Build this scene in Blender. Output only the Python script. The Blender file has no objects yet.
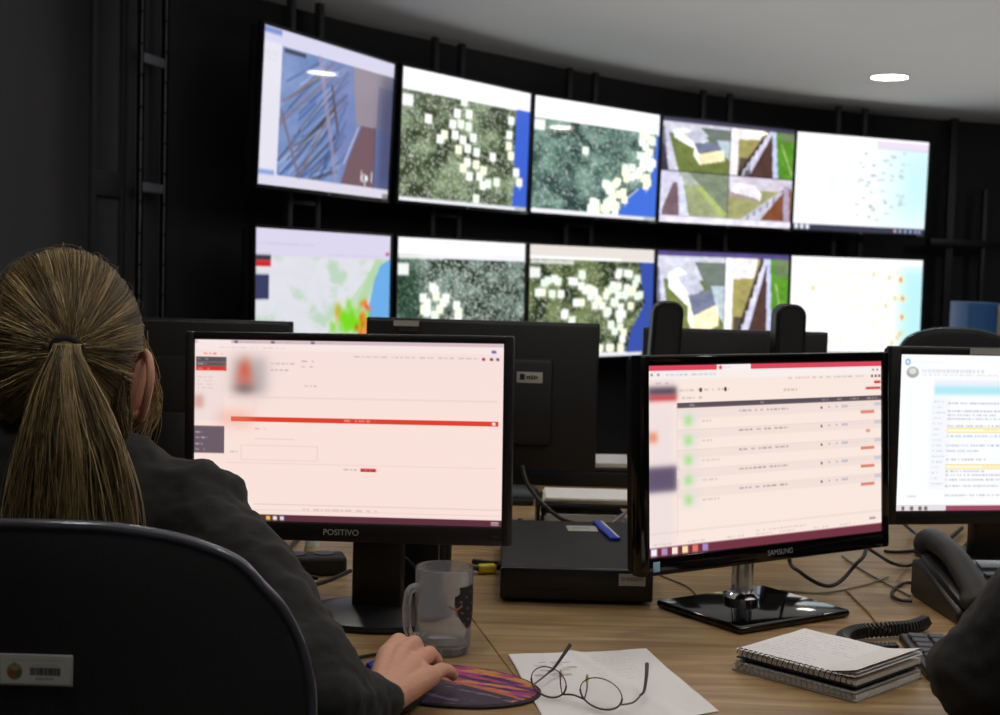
import bpy, bmesh, math, random
import numpy as np
from mathutils import Vector, Matrix, noise as mnoise
random.seed(7); rng = np.random.default_rng(7)
SC = bpy.context.scene
COL = SC.collection
PI = math.pi
# ------------------------------------------------------------------ camera
CAM = Vector((0, 0, 1.24)); F = 1402.7; PITCH = .0629; ROLL = .0279
def at(px, py, z=None, y=None):
    """world point of photo pixel on the height z or at the depth y"""
    X, Y = px-500, py-357.5
    c, s = math.cos(ROLL), math.sin(ROLL)
    a, b = (X*c+Y*s)/F, (-X*s+Y*c)/F
    cp, sp = math.cos(PITCH), math.sin(PITCH)
    d = Vector((a, cp-b*sp, -sp-b*cp))
    t = (z-CAM.z)/d.z if z is not None else y/d.y
    return CAM + d*t
cd = bpy.data.cameras.new('camera'); cam = bpy.data.objects.new('camera', cd); COL.objects.link(cam)
cp, sp, c, s = math.cos(PITCH), math.sin(PITCH), math.cos(ROLL), math.sin(ROLL)
R0, U0, F0 = Vector((1,0,0)), Vector((0,sp,cp)), Vector((0,cp,-sp))
Rr, Uu = R0*c+U0*s, U0*c-R0*s
M = Matrix(((Rr.x,Uu.x,-F0.x,CAM.x),(Rr.y,Uu.y,-F0.y,CAM.y),(Rr.z,Uu.z,-F0.z,CAM.z),(0,0,0,1)))
cam.matrix_world = M
cd.sensor_fit = 'HORIZONTAL'; cd.sensor_width = 36; cd.lens = F*36/1000; cd.clip_start = .05; cd.clip_end = 60
cd.dof.use_dof = True; cd.dof.focus_distance = 1.75; cd.dof.aperture_fstop = 10.0
SC.camera = cam
vs = SC.view_settings
vs.view_transform = 'Standard'; vs.look = 'None'; vs.gamma = 1; vs.use_curve_mapping = False; vs.exposure = 0
SC.world = bpy.data.worlds.new('world'); SC.world.use_nodes = True
SC.world.node_tree.nodes['Background'].inputs[0].default_value = (.004,.004,.005,1)

# ------------------------------------------------------------------ materials
def lin(c):
    return tuple(((v/255)/12.92 if v/255 <= .04045 else ((v/255+.055)/1.055)**2.4) for v in c)
def nodes(name):
    m = bpy.data.materials.new(name); m.use_nodes = True
    return m, m.node_tree, m.node_tree.nodes['Principled BSDF']
def mat(name, rgb, rough=.5, metal=0, spec=.5, var=.08, scale=60, bump=0, bscale=400, **kw):
    m, t, b = nodes(name)
    col = lin(rgb)
    tc = t.nodes.new('ShaderNodeTexCoord')
    n = t.nodes.new('ShaderNodeTexNoise'); n.inputs['Scale'].default_value = scale; n.inputs['Detail'].default_value = 3
    t.links.new(tc.outputs['Object'], n.inputs['Vector'])
    mx = t.nodes.new('ShaderNodeMix'); mx.data_type = 'RGBA'
    mx.inputs[6].default_value = (*[v*(1-var) for v in col], 1); mx.inputs[7].default_value = (*[min(1, v*(1+var)) for v in col], 1)
    t.links.new(n.outputs['Fac'], mx.inputs[0]); t.links.new(mx.outputs[2], b.inputs['Base Color'])
    b.inputs['Roughness'].default_value = rough; b.inputs['Metallic'].default_value = metal
    b.inputs['Specular IOR Level'].default_value = spec
    if bump:
        n2 = t.nodes.new('ShaderNodeTexNoise'); n2.inputs['Scale'].default_value = bscale
        t.links.new(tc.outputs['Object'], n2.inputs['Vector'])
        bp = t.nodes.new('ShaderNodeBump'); bp.inputs['Strength'].default_value = bump; bp.inputs['Distance'].default_value = .002
        t.links.new(n2.outputs['Fac'], bp.inputs['Height']); t.links.new(bp.outputs[0], b.inputs['Normal'])
    for k, v in kw.items(): b.inputs[k.replace('_',' ')].default_value = v
    return m
def emis(name, rgb, st):
    m, t, b = nodes(name)
    b.inputs['Base Color'].default_value = (*lin(rgb),1); b.inputs['Emission Color'].default_value = (*lin(rgb),1)
    b.inputs['Emission Strength'].default_value = st
    return m
def wood():
    m, t, b = nodes('desk_wood')
    tc = t.nodes.new('ShaderNodeTexCoord'); mp = t.nodes.new('ShaderNodeMapping')
    mp.inputs['Scale'].default_value = (1.2, 16, 8); t.links.new(tc.outputs['Object'], mp.inputs[0])
    n = t.nodes.new('ShaderNodeTexNoise'); n.inputs['Scale'].default_value = 3.2; n.inputs['Detail'].default_value = 7; n.inputs['Distortion'].default_value = .8
    t.links.new(mp.outputs[0], n.inputs['Vector'])
    mp2 = t.nodes.new('ShaderNodeMapping'); mp2.inputs['Scale'].default_value = (6, 150, 60); t.links.new(tc.outputs['Object'], mp2.inputs[0])
    n2 = t.nodes.new('ShaderNodeTexNoise'); n2.inputs['Scale'].default_value = 3; t.links.new(mp2.outputs[0], n2.inputs['Vector'])
    r = t.nodes.new('ShaderNodeValToRGB'); e = r.color_ramp.elements
    e[0].position = .28; e[0].color = (*lin((128,98,64)),1); e[1].position = .72; e[1].color = (*lin((178,150,106)),1)
    x = e.new(.5); x.color = (*lin((154,124,84)),1)
    ad = t.nodes.new('ShaderNodeMath'); ad.operation = 'MULTIPLY_ADD'; ad.inputs[1].default_value = .3; 
    t.links.new(n2.outputs['Fac'], ad.inputs[0]); 
    sb = t.nodes.new('ShaderNodeMath'); sb.operation = 'SUBTRACT'; sb.inputs[1].default_value = .15
    t.links.new(n.outputs['Fac'], sb.inputs[0]); t.links.new(sb.outputs[0], ad.inputs[2])
    t.links.new(ad.outputs[0], r.inputs[0]); t.links.new(r.outputs[0], b.inputs['Base Color'])
    b.inputs['Roughness'].default_value = .42
    return m
def attr_mat(name, strength=None, rough=.5, spec=.5, coat=0, **kw):
    """colour comes from the mesh's own colour attribute; strength: how strongly a screen glows"""
    m, t, b = nodes(name)
    a = t.nodes.new('ShaderNodeAttribute'); a.attribute_name = 'col'
    if strength is not None:
        b.inputs['Base Color'].default_value = (.006,.006,.007,1)
        t.links.new(a.outputs['Color'], b.inputs['Emission Color']); b.inputs['Emission Strength'].default_value = strength
    else: t.links.new(a.outputs['Color'], b.inputs['Base Color'])
    b.inputs['Roughness'].default_value = rough; b.inputs['Specular IOR Level'].default_value = spec
    for k, v in kw.items(): b.inputs[k.replace('_',' ')].default_value = v
    return m
K = {}
K['wall'] = mat('black_wall_paint', (46,46,50), .75, var=.15, scale=8)
K['wall_l'] = mat('charcoal_wall_panel', (70,70,75), .7, var=.12, scale=5)
K['wall_t'] = mat('charcoal_wall_strip', (50,50,53), .7, var=.12, scale=5)
K['ceil'] = mat('ceiling_paint', (228,226,224), .9, var=.03, scale=4)
K['floor'] = mat('dark_carpet', (46,46,50), .95, var=.3, scale=90, bump=.6, bscale=500)
K['blk'] = mat('black_plastic', (19,19,21), .38, var=.1, bump=.05, bscale=900)
K['blkm'] = mat('matte_black_plastic', (17,17,19), .6, var=.1, bump=.15, bscale=700)
K['gloss'] = mat('gloss_black_plastic', (10,10,12), .08, var=.05)
K['steel'] = mat('dark_grey_steel', (66,66,70), .45, .6, var=.1)
K['rail'] = mat('grey_steel', (128,128,138), .5, .3, var=.1)
K['chrome'] = mat('chrome', (215,215,220), .12, 1, var=.03)
K['silver'] = mat('silver_print', (175,178,182), .4, .4, var=.05)
K['white'] = mat('white_plastic', (225,225,222), .5, var=.03)
K['paper'] = mat('white_paper', (232,231,230), .85, var=.03, scale=20)
K['paper2'] = mat('cream_paper', (214,206,186), .85, var=.06, scale=40)
K['cloth'] = mat('black_cloth', (17,16,17), .85, var=.25, scale=120, bump=.5, bscale=900, Sheen_Weight=.04)
K['chairshell'] = mat('chair_shell_plastic', (26,27,29), .5, var=.12, bump=.25, bscale=600)
K['chairtrim'] = mat('chair_edge_trim', (92,95,104), .2, .5, var=.05)
K['fabric'] = mat('chair_fabric', (30,30,33), .9, var=.2, bump=.4)
K['blue'] = mat('blue_plastic', (38,66,190), .4)
K['cabblue'] = mat('blue_cabinet_paint', (52,120,190), .5, var=.1)
K['yellow'] = mat('yellow_plastic', (215,190,40), .4)
K['cream'] = mat('cream_plastic', (206,190,140), .5)
K['skin'] = mat('skin', (205,150,124), .5, var=.07, scale=45, bump=.25, bscale=260, Subsurface_Weight=.12, Subsurface_Radius=(.01,.004,.002))
K['cable'] = mat('black_cable', (18,18,20), .45)
K['graycable'] = mat('grey_cable', (96,92,84), .6)
K['brown'] = mat('brown_print', (150,70,40), .6)
K['label'] = mat('silver_label', (176,176,170), .45, .1, var=.05)
K['wood'] = wood()
K['jean'] = mat('dark_trousers', (34,36,44), .9, var=.2)
K['key'] = mat('dark_grey_keys', (62,64,70), .5)

# ------------------------------------------------------------------ object helpers
def tag(o, label=None, cat=None, group=None, kind=None):
    if label: o['label'] = label
    if cat: o['category'] = cat
    if group: o['group'] = group
    if kind: o['kind'] = kind
    return o
def thing(name, label, cat, loc=(0,0,0), rotz=0, group=None):
    o = bpy.data.objects.new(name, None); COL.objects.link(o); o.empty_display_size = .05
    o.location = loc; o.rotation_euler = (0,0,rotz)
    return tag(o, label, cat, group)
class MB:
    def __init__(self): self.bm = bmesh.new(); self.sm = True
    def _x(self, vs, M): bmesh.ops.transform(self.bm, matrix=M, verts=vs)
    def box(self, c, s, rot=(0,0,0), bev=0, seg=2):
        r = bmesh.ops.create_cube(self.bm, size=1); v = r['verts']
        bmesh.ops.scale(self.bm, vec=s, verts=v)
        if bev:
            es = list({e for q in v for e in q.link_edges})
            r = bmesh.ops.bevel(self.bm, geom=es, offset=bev, segments=seg, affect='EDGES', profile=.5)
            v = list({q for f in r['faces'] for q in f.verts} | {q for q in v if q.is_valid})
        from mathutils import Euler
        self._x(v, Matrix.Translation(c) @ Euler(rot).to_matrix().to_4x4())
        return self
    def cyl(self, a, b, r1, r2=None, n=24, caps=True):
        a, b = Vector(a), Vector(b); r2 = r1 if r2 is None else r2; d = b-a
        r = bmesh.ops.create_cone(self.bm, cap_ends=caps, segments=n, radius1=r1, radius2=r2, depth=d.length)
        self._x(r['verts'], Matrix.Translation((a+b)/2) @ d.to_track_quat('Z','Y').to_matrix().to_4x4())
        return self
    def ball(self, c, s, rot=(0,0,0), u=20, v=14):
        from mathutils import Euler
        r = bmesh.ops.create_uvsphere(self.bm, u_segments=u, v_segments=v, radius=1)
        self._x(r['verts'], Matrix.Translation(c) @ Euler(rot).to_matrix().to_4x4() @ Matrix.Diagonal((*s,1)))
        return self
    def capsule(self, a, b, r1, r2=None, n=16, flat=1):
        """tapered capsule with round ends"""
        a, b = Vector(a), Vector(b); r2 = r1 if r2 is None else r2; d = b-a; L = d.length
        prof = [( -r1*math.cos(t), r1*math.sin(t)) for t in np.linspace(0, PI/2, 6)] + [(L+r2*math.sin(t), r2*math.cos(t)) for t in np.linspace(0, PI/2, 6)]
        Q = d.to_track_quat('Z','Y').to_matrix(); rings = []
        for z, r in prof:
            if r < 1e-6: rings.append([self.bm.verts.new(a+Q@Vector((0,0,z)))]); continue
            rings.append([self.bm.verts.new(a+Q@Vector((r*math.cos(2*PI*k/n), flat*r*math.sin(2*PI*k/n), z))) for k in range(n)])
        for A, B in zip(rings, rings[1:]): self._bridge(A, B)
        return self
    def _bridge(self, A, B):
        n = max(len(A), len(B))
        for k in range(n):
            q = [A[k%len(A)], A[(k+1)%len(A)], B[(k+1)%len(B)], B[k%len(B)]]
            u = []
            for w in q:
                if w not in u: u.append(w)
            if len(u) >= 3:
                try: self.bm.faces.new(u)
                except ValueError: pass
    def tube(self, pts, r, n=8, smooth=3, closed=False):
        pts = [Vector(p) for p in pts]
        if smooth: pts = catmull(pts, smooth, closed)
        rr = r if callable(r) else (lambda t: r)
        rings = []; N = len(pts); up = Vector((0,0,1))
        for i, p in enumerate(pts):
            t = (pts[(i+1)%N]-pts[i-1]) if closed else (pts[min(i+1,N-1)]-pts[max(i-1,0)])
            t.normalize()
            if i == 0:
                e = t.orthogonal().normalized()
            else:
                e = (e - t*e.dot(t)); e = e.normalized() if e.length > 1e-6 else t.orthogonal().normalized()
            f = t.cross(e); q = rr(i/(N-1))
            rings.append([self.bm.verts.new(p+e*(q*math.cos(2*PI*k/n))+f*(q*math.sin(2*PI*k/n))) for k in range(n)])
        for A, B in zip(rings, rings[1:]): self._bridge(A, B)
        if closed: self._bridge(rings[-1], rings[0])
        else:
            self.bm.faces.new(rings[0][::-1]); self.bm.faces.new(rings[-1])
        return self
    def lathe(self, prof, c=(0,0,0), n=40):
        rings = []
        for r, z in prof:
            if r < 1e-7: rings.append([self.bm.verts.new((c[0],c[1],c[2]+z))])
            else: rings.append([self.bm.verts.new((c[0]+r*math.cos(2*PI*k/n), c[1]+r*math.sin(2*PI*k/n), c[2]+z)) for k in range(n)])
        for A, B in zip(rings, rings[1:]): self._bridge(A, B)
        return self
    def prism(self, poly, z0, z1, bev=0):
        """poly of (x,y) extruded in z"""
        a = [self.bm.verts.new((x,y,z0)) for x,y in poly]; b = [self.bm.verts.new((x,y,z1)) for x,y in poly]
        self.bm.faces.new(a[::-1]); self.bm.faces.new(b); self._bridge(a, b)
        return self
    def done(self, name, m, parent=None, loc=None, rot=None, bevel=0, angle=40, M=None, keep=False):
        bmesh.ops.recalc_face_normals(self.bm, faces=self.bm.faces)
        if M is not None: self.bm.transform(M)
        me = bpy.data.meshes.new(name); self.bm.to_mesh(me); self.bm.free()
        me.materials.append(m)
        if self.sm: me.polygons.foreach_set('use_smooth', [True]*len(me.polygons)); me.set_sharp_from_angle(angle=math.radians(angle))
        o = bpy.data.objects.new(name, me); COL.objects.link(o)
        if parent: o.parent = parent
        if loc is not None: o.location = loc
        if rot is not None: o.rotation_euler = rot
        if bevel:
            b = o.modifiers.new('b','BEVEL'); b.width = bevel; b.segments = 2; b.limit_method = 'ANGLE'; b.angle_limit = math.radians(50)
        return o
def catmull(p, k=4, closed=False):
    out = []; N = len(p); R = range(N if closed else N-1)
    for i in R:
        g = (lambda j: p[j%N]) if closed else (lambda j: p[max(0,min(N-1,j))])
        a,b,c,d = g(i-1),g(i),g(i+1),g(i+2)
        for j in range(k):
            t = j/k
            out.append(.5*((2*b)+(c-a)*t+(2*a-5*b+4*c-d)*t*t+(3*b-a-3*c+d)*t**3))
    if not closed: out.append(p[-1])
    return out
def bake(o, mods):
    """replace o's mesh by the result of its modifiers"""
    for f in mods: f(o)
    dg = bpy.context.evaluated_depsgraph_get(); dg.update()
    me = bpy.data.meshes.new_from_object(o.evaluated_get(dg))
    o.modifiers.clear(); o.data = me
    me.polygons.foreach_set('use_smooth', [True]*len(me.polygons))
    return o
def remesh(v): 
    def f(o): m = o.modifiers.new('r','REMESH'); m.mode = 'VOXEL'; m.voxel_size = v; m.use_smooth_shade = True
    return f
def smooth(n, fac=.5):
    def f(o): m = o.modifiers.new('s','SMOOTH'); m.iterations = n; m.factor = fac
    return f
def displace(size, st, typ='CLOUDS'):
    def f(o):
        t = bpy.data.textures.new('folds', typ); t.noise_scale = size
        m = o.modifiers.new('d','DISPLACE'); m.texture = t; m.strength = st; m.mid_level = .5; m.texture_coords = 'LOCAL'
    return f
def text(s, size, m, parent, loc, rot=(PI/2,0,0), name='lettering', depth=.0002, spacing=1):
    cu = bpy.data.curves.new(name,'FONT'); cu.body = s; cu.size = size; cu.extrude = depth; cu.align_x = 'CENTER'; cu.align_y = 'CENTER'; cu.space_character = spacing
    o = bpy.data.objects.new(name, cu); COL.objects.link(o)
    dg = bpy.context.evaluated_depsgraph_get(); dg.update()
    me = bpy.data.meshes.new_from_object(o.evaluated_get(dg)); bpy.data.objects.remove(o)
    o = bpy.data.objects.new(name, me); COL.objects.link(o); me.materials.clear(); me.materials.append(m)
    o.parent = parent; o.location = loc; o.rotation_euler = rot
    return o

# ------------------------------------------------------------------ screen pictures (drawn as colours on a fine mesh)
class Pic:
    def __init__(s, w, h, bg=(255,255,255)):
        s.w, s.h = w, h; s.a = np.zeros((h,w,3)); s.a[:] = bg
        s.Y, s.X = np.mgrid[0:h,0:w]; s.X = (s.X+.5)/w; s.Y = (s.Y+.5)/h    # 0..1, y down
    def put(s, mask, col, al=1.0):
        al = np.clip(mask*al, 0, 1)[...,None]; s.a = s.a*(1-al)+np.array(col, float)*al; return s
    def rect(s, x0,y0,x1,y1,col,al=1): 
        px, py = 1/s.w, 1/s.h
        cx = np.clip((s.X-x0)/px+.5,0,1)*np.clip((x1-s.X)/px+.5,0,1); cy = np.clip((s.Y-y0)/py+.5,0,1)*np.clip((y1-s.Y)/py+.5,0,1)
        return s.put(cx*cy, col, al)
    def soft(s, x0,y0,x1,y1,col,al=1,b=.02):
        f = lambda t: 1/(1+np.exp(-t/b*2.5))
        return s.put(f(s.X-x0)*f(x1-s.X)*f((s.Y-y0)*.6)*f((y1-s.Y)*.6), col, al)
    def blob(s, x,y,rx,ry,col,al=1,hard=0):
        d = ((s.X-x)/rx)**2+((s.Y-y)/ry)**2
        return s.put(np.exp(-d) if not hard else np.clip((1-np.sqrt(d))*min(rx*s.w,ry*s.h)+.5,0,1), col, al)
    def poly(s, pts, col, al=1):
        m = np.zeros_like(s.X, bool); n = len(pts)
        for i in range(n):
            (x0,y0),(x1,y1) = pts[i], pts[(i+1)%n]
            if y0 == y1: continue
            c = ((y0 > s.Y) != (y1 > s.Y)) & (s.X < (x1-x0)*(s.Y-y0)/(y1-y0)+x0); m ^= c
        return s.put(m.astype(float), col, al)
    def line(s, x0,y0,x1,y1,w,col,al=1):
        A = s.w/s.h; dx, dy = (x1-x0)*A, y1-y0; L = max(1e-9, dx*dx+dy*dy)
        t = np.clip((((s.X-x0)*A)*dx+(s.Y-y0)*dy)/L, 0, 1)
        d = np.hypot((s.X-x0)*A-t*dx, (s.Y-y0)-t*dy)
        return s.put(np.clip((w/2-d)*s.h+.5,0,1), col, al)
    def words(s, x0,y,x1,h,col,al=.6,gap=.25):
        x = x0
        while x < x1:
            w = random.uniform(.006,.022)
            s.rect(x,y-h/2,min(x+w,x1),y+h/2,col,.62*al*random.uniform(.6,1)); x += w+.005+(.01 if random.random()<gap else 0)
        return s
    def noise(s, sc, seed, octv=4):
        out = np.zeros_like(s.X); r = np.random.default_rng(seed); amp = 1; tot = 0
        for o in range(octv):
            n = int(sc*2**o)+2; g = r.random((n, n)); gx, gy = s.X*(n-1.001), s.Y*(n-1.001)
            i, j = gx.astype(int), gy.astype(int); u, v = gx-i, gy-j; u = u*u*(3-2*u); v = v*v*(3-2*v)
            out += amp*((g[j,i]*(1-u)+g[j,i+1]*u)*(1-v)+(g[j+1,i]*(1-u)+g[j+1,i+1]*u)*v); tot += amp; amp *= .6
        return out/tot
    def sat(s, seed, base=((58,74,50),(104,122,92)), x0=0, y0=0, x1=1, y1=1, speck=.5):
        n = np.clip((s.noise(9, seed, 5)-.5)*3.2+.5+(np.random.default_rng(seed).random(s.X.shape)-.5)*.7, 0, 1)[...,None]; 
        img = np.array(base[0])*.72*(1-n)+np.array(base[1])*n
        r = np.random.default_rng(seed+5); sp = (r.random(s.X.shape) < .06*speck)[...,None]
        img = img*(1-sp*.8)+np.array((235,238,230))*sp*.8
        m = ((s.X>=x0)&(s.X<=x1)&(s.Y>=y0)&(s.Y<=y1))[...,None]; s.a = np.where(m, img, s.a); return s
    def markers(s, pts, seed, k=1):
        r = np.random.default_rng(seed)
        for x, y in pts:
            for q in range(k):
                dx, dy = r.normal(0,.022,2) if k > 1 else (0,0)
                X, Y = x+dx, y+dy*1.3; c = [(255,255,252),(250,254,248),(255,254,225),(240,252,236)][r.integers(4)]
                s.rect(X-.027,Y-.038,X+.027,Y+.036,(190,206,180),.5); s.rect(X-.025,Y-.036,X+.025,Y+.033,c,.97)
                s.line(X,Y+.02,X+.006,Y+.055,.012,(240,244,236),.8)
        return s
    def mesh(s, name, W, H, m, parent, gain=1, loc=(0,0,0), rot=(0,0,0)):
        """flat picture in the local xz plane, facing -y, lower left corner at -W/2, 0"""
        h, w = s.h, s.w
        xs = np.linspace(-W/2, W/2, w); zs = np.linspace(H, 0, h)
        X, Z = np.meshgrid(xs, zs); co = np.stack([X, np.zeros_like(X), Z], -1).reshape(-1,3)
        i = np.arange((h-1)*(w-1)); r, c_ = i//(w-1), i%(w-1); a = r*w+c_
        f = np.stack([a, a+w, a+w+1, a+1], -1)
        me = bpy.data.meshes.new(name); me.vertices.add(len(co)); me.vertices.foreach_set('co', co.ravel())
        me.loops.add(f.size); me.loops.foreach_set('vertex_index', f.ravel()); me.polygons.add(len(f))
        me.polygons.foreach_set('loop_start', np.arange(len(f))*4); me.polygons.foreach_set('loop_total', np.full(len(f),4)); me.update(calc_edges=True)
        at_ = me.color_attributes.new('col','FLOAT_COLOR','POINT')
        v = np.clip(s.a,0,255)/255; v = np.where(v<=.04045, v/12.92, ((v+.055)/1.055)**2.4)*gain
        at_.data.foreach_set('color', np.concatenate([v.reshape(-1,3), np.ones((h*w,1))],1).ravel().astype(np.float32))
        me.materials.append(m)
        o = bpy.data.objects.new(name, me); COL.objects.link(o); o.parent = parent; o.location = loc; o.rotation_euler = rot
        return o
K['tvscreen'] = attr_mat('video_wall_screen', 1.0, .04, .5)
K['lcd'] = attr_mat('monitor_screen', 1.0, .3, .35)
K['print'] = attr_mat('printed_surface', None, .6, .4)

TW, TH = 170, 96
def desktop(p, bar=(238,238,244)):
    p.rect(0,0,1,.10,bar); p.words(.03,.03,.4,.012,(170,170,180),.4); return p
def pic_hall():
    p = Pic(TW,TH,(228,226,240))
    x0,x1,y0,y1 = .135,1,.105,.93
    n = p.noise(5,3,4)
    base = np.array((96,122,178))*(1-n[...,None])+np.array((150,170,215))*n[...,None]
    m = ((p.X>x0)&(p.Y>y0)&(p.Y<y1))[...,None]; p.a = np.where(m, base, p.a)
    r = random.Random(2)
    for i in range(70):                       # blue roofing strips fanning up to the right
        x = x0+r.uniform(-.05,.33); y = r.uniform(.3,1.1); L = r.uniform(.2,.5); a = r.uniform(.5,1.1)
        c = r.choice([(62,84,140),(120,150,210),(178,196,232),(70,60,60),(46,62,110)])
        xa, ya, xb, yb = x, y, min(.62, x+L*.75), y-L*a
        p.line(max(xa,x0+.005), min(ya,y1-.01), xb, max(yb,y0+.02), r.uniform(.008,.02), c, .6)
    for (a,b,c_,d) in ((.14,.60,.5,.2),(.16,.45,.5,.13),(.3,.9,.52,.4)): p.line(a,b,c_,d,.018,(140,112,104),.8)
    p.line(.15,.52,.29,.93,.03,(128,110,120),.8); p.line(.4,.1,.56,.9,.05,(160,150,180),.7)
    p.poly([(.47,.105),(.99,.105),(.99,.93),(.6,.93)],(120,130,180),.55)
    p.poly([(.66,.105),(.99,.105),(.99,.5),(.70,.5)],(166,146,146),.75); p.line(.5,.28,.56,.58,.03,(96,80,90),.8); p.line(.72,.52,.62,.78,.016,(198,200,226),.9)
    p.poly([(.745,.50),(.86,.50),(.86,.93),(.60,.93),(.66,.72)],(122,92,98),.95); p.line(.86,.5,.87,.93,.02,(90,72,84),.8)
    p.poly([(.87,.2),(1,.2),(1,.93),(.87,.93)],(96,102,150),.55); p.soft(.9,.1,1.1,.95,(60,62,90),.6,.05)
    p.rect(.15,.115,.3,.14,(60,60,70)); p.rect(0,0,1,.10,(218,216,240)); p.rect(.01,.01,.13,.045,(70,100,200),.6)
    p.rect(0,.10,.135,.93,(232,230,242)); p.rect(0,.93,1,1,(226,222,238)); p.rect(0,.90,.12,.93,(120,150,220),.8); p.rect(.95,.96,1,1,(150,140,140))
    for y in (.15,.17,.2): p.words(.02,y,.11,.008,(190,170,190),.6)
    # lettering "kp 1"
    g = (245,245,250); x = .765
    p.line(x,.82,x,.89,.012,g); p.line(x,.865,x+.018,.84,.012,g); p.line(x,.865,x+.02,.89,.012,g)
    p.line(x+.032,.845,x+.032,.92,.012,g); p.blob(x+.044,.866,.011,.022,g,1,1); p.line(x+.085,.82,x+.085,.885,.012,g)
    return p
def pic_sat(k):
    if k == 0:
        p = Pic(TW,TH,(244,244,248)); p.sat(11,((72,86,58),(134,152,118)),0,.17,.985,.97,1.6)
        p.poly([(.885,.16),(1,.16),(1,1),(.87,1),(.885,.8),(.93,.72),(.875,.6),(.88,.4)],(62,98,205))
        pts = [(.46,.18),(.2,.36),(.41,.28),(.5,.27),(.38,.37),(.44,.36),(.5,.37),(.32,.46),(.4,.45),(.29,.5),(.46,.48),(.54,.45),(.43,.56),(.5,.54),(.57,.56),(.5,.65),(.57,.66),(.47,.7),(.7,.58),(.52,.76),(.6,.75),(.63,.82),(.74,.78),(.63,.7),(.84,.26),(.83,.38),(.83,.47),(.85,.55),(.9,.68),(.93,.76),(.58,.93),(.67,.8)]
        p.markers(pts,3)
    elif k == 1:
        p = Pic(TW,TH,(246,246,250)); p.sat(23,((60,90,86),(122,152,140)),0,.19,.985,.96,1.0)
        p.poly([(.98,.2),(1,.2),(1,1),(.66,1),(.74,.82),(.85,.7),(.96,.66),(.93,.5),(.97,.35)],(66,108,212))
        p.line(.72,.84,.84,.71,.012,(220,230,235)); p.markers([(.4,.42)],2)
        p.markers([(.87,.22),(.93,.2),(.87,.3),(.93,.32),(.85,.4),(.92,.42),(.88,.5),(.94,.5),(.72,.56),(.8,.56),(.76,.63),(.86,.63),(.92,.64),(.57,.7),(.65,.68),(.6,.76),(.68,.76),(.58,.84),(.66,.84),(.5,.9),(.58,.92),(.66,.9),(.47,.95)],4,3)
    elif k == 2:
        p = Pic(TW,TH,(240,238,246)); p.sat(37,((56,80,64),(124,144,136)),.0,.16,1,.97,2.6)
        p.soft(0,.16,.16,.97,(30,64,40),.6,.05)
        p.markers([(.28,.42),(.19,.5),(.24,.56),(.3,.6),(.37,.5),(.44,.56),(.22,.72),(.16,.78),(.3,.74),(.38,.72),(.45,.7),(.25,.84),(.38,.82),(.47,.62),(.2,.9),(.33,.92)],5,3)
    else:
        p = Pic(TW,TH,(240,234,226)); p.sat(41,((50,70,40),(122,134,88)),0,.12,.95,.96,1.2)
        p.poly([(.88,.13),(1,.13),(1,.97),(.78,.97),(.82,.75),(.88,.62),(.93,.5),(.9,.35)],(58,82,170))
        p.markers([(.2,.27),(.32,.3),(.4,.28),(.08,.38),(.14,.36),(.22,.42),(.7,.22),(.78,.24),(.86,.27),(.4,.4),(.46,.42),(.52,.4),(.58,.44),(.64,.4),(.7,.38),(.76,.4),(.84,.42),(.88,.44),(.5,.5),(.58,.52),(.66,.5),(.72,.52),(.78,.5),(.62,.6),(.7,.62),(.76,.6),(.64,.7),(.7,.72),(.38,.5),(.28,.62),(.66,.85),(.76,.82),(.6,.92),(.75,.93),(.33,.66)],6,2)
    p.rect(0,0,1,.11,(246,246,250) if k < 3 else (228,220,214)); p.rect(0,.10,.72,.125,(252,252,252)); p.rect(.02,.13,.34 if k else .3,.165,(238,240,240),.8)
    p.rect(.01,.2,.09,.29,(238,240,238)); p.words(.1,.035,.6,.01,(200,200,212),.5)
    p.rect(0,.965,1,1,(230,230,236)); p.rect(.9,.965,1,1,(150,160,150),.6)
    return p
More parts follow.
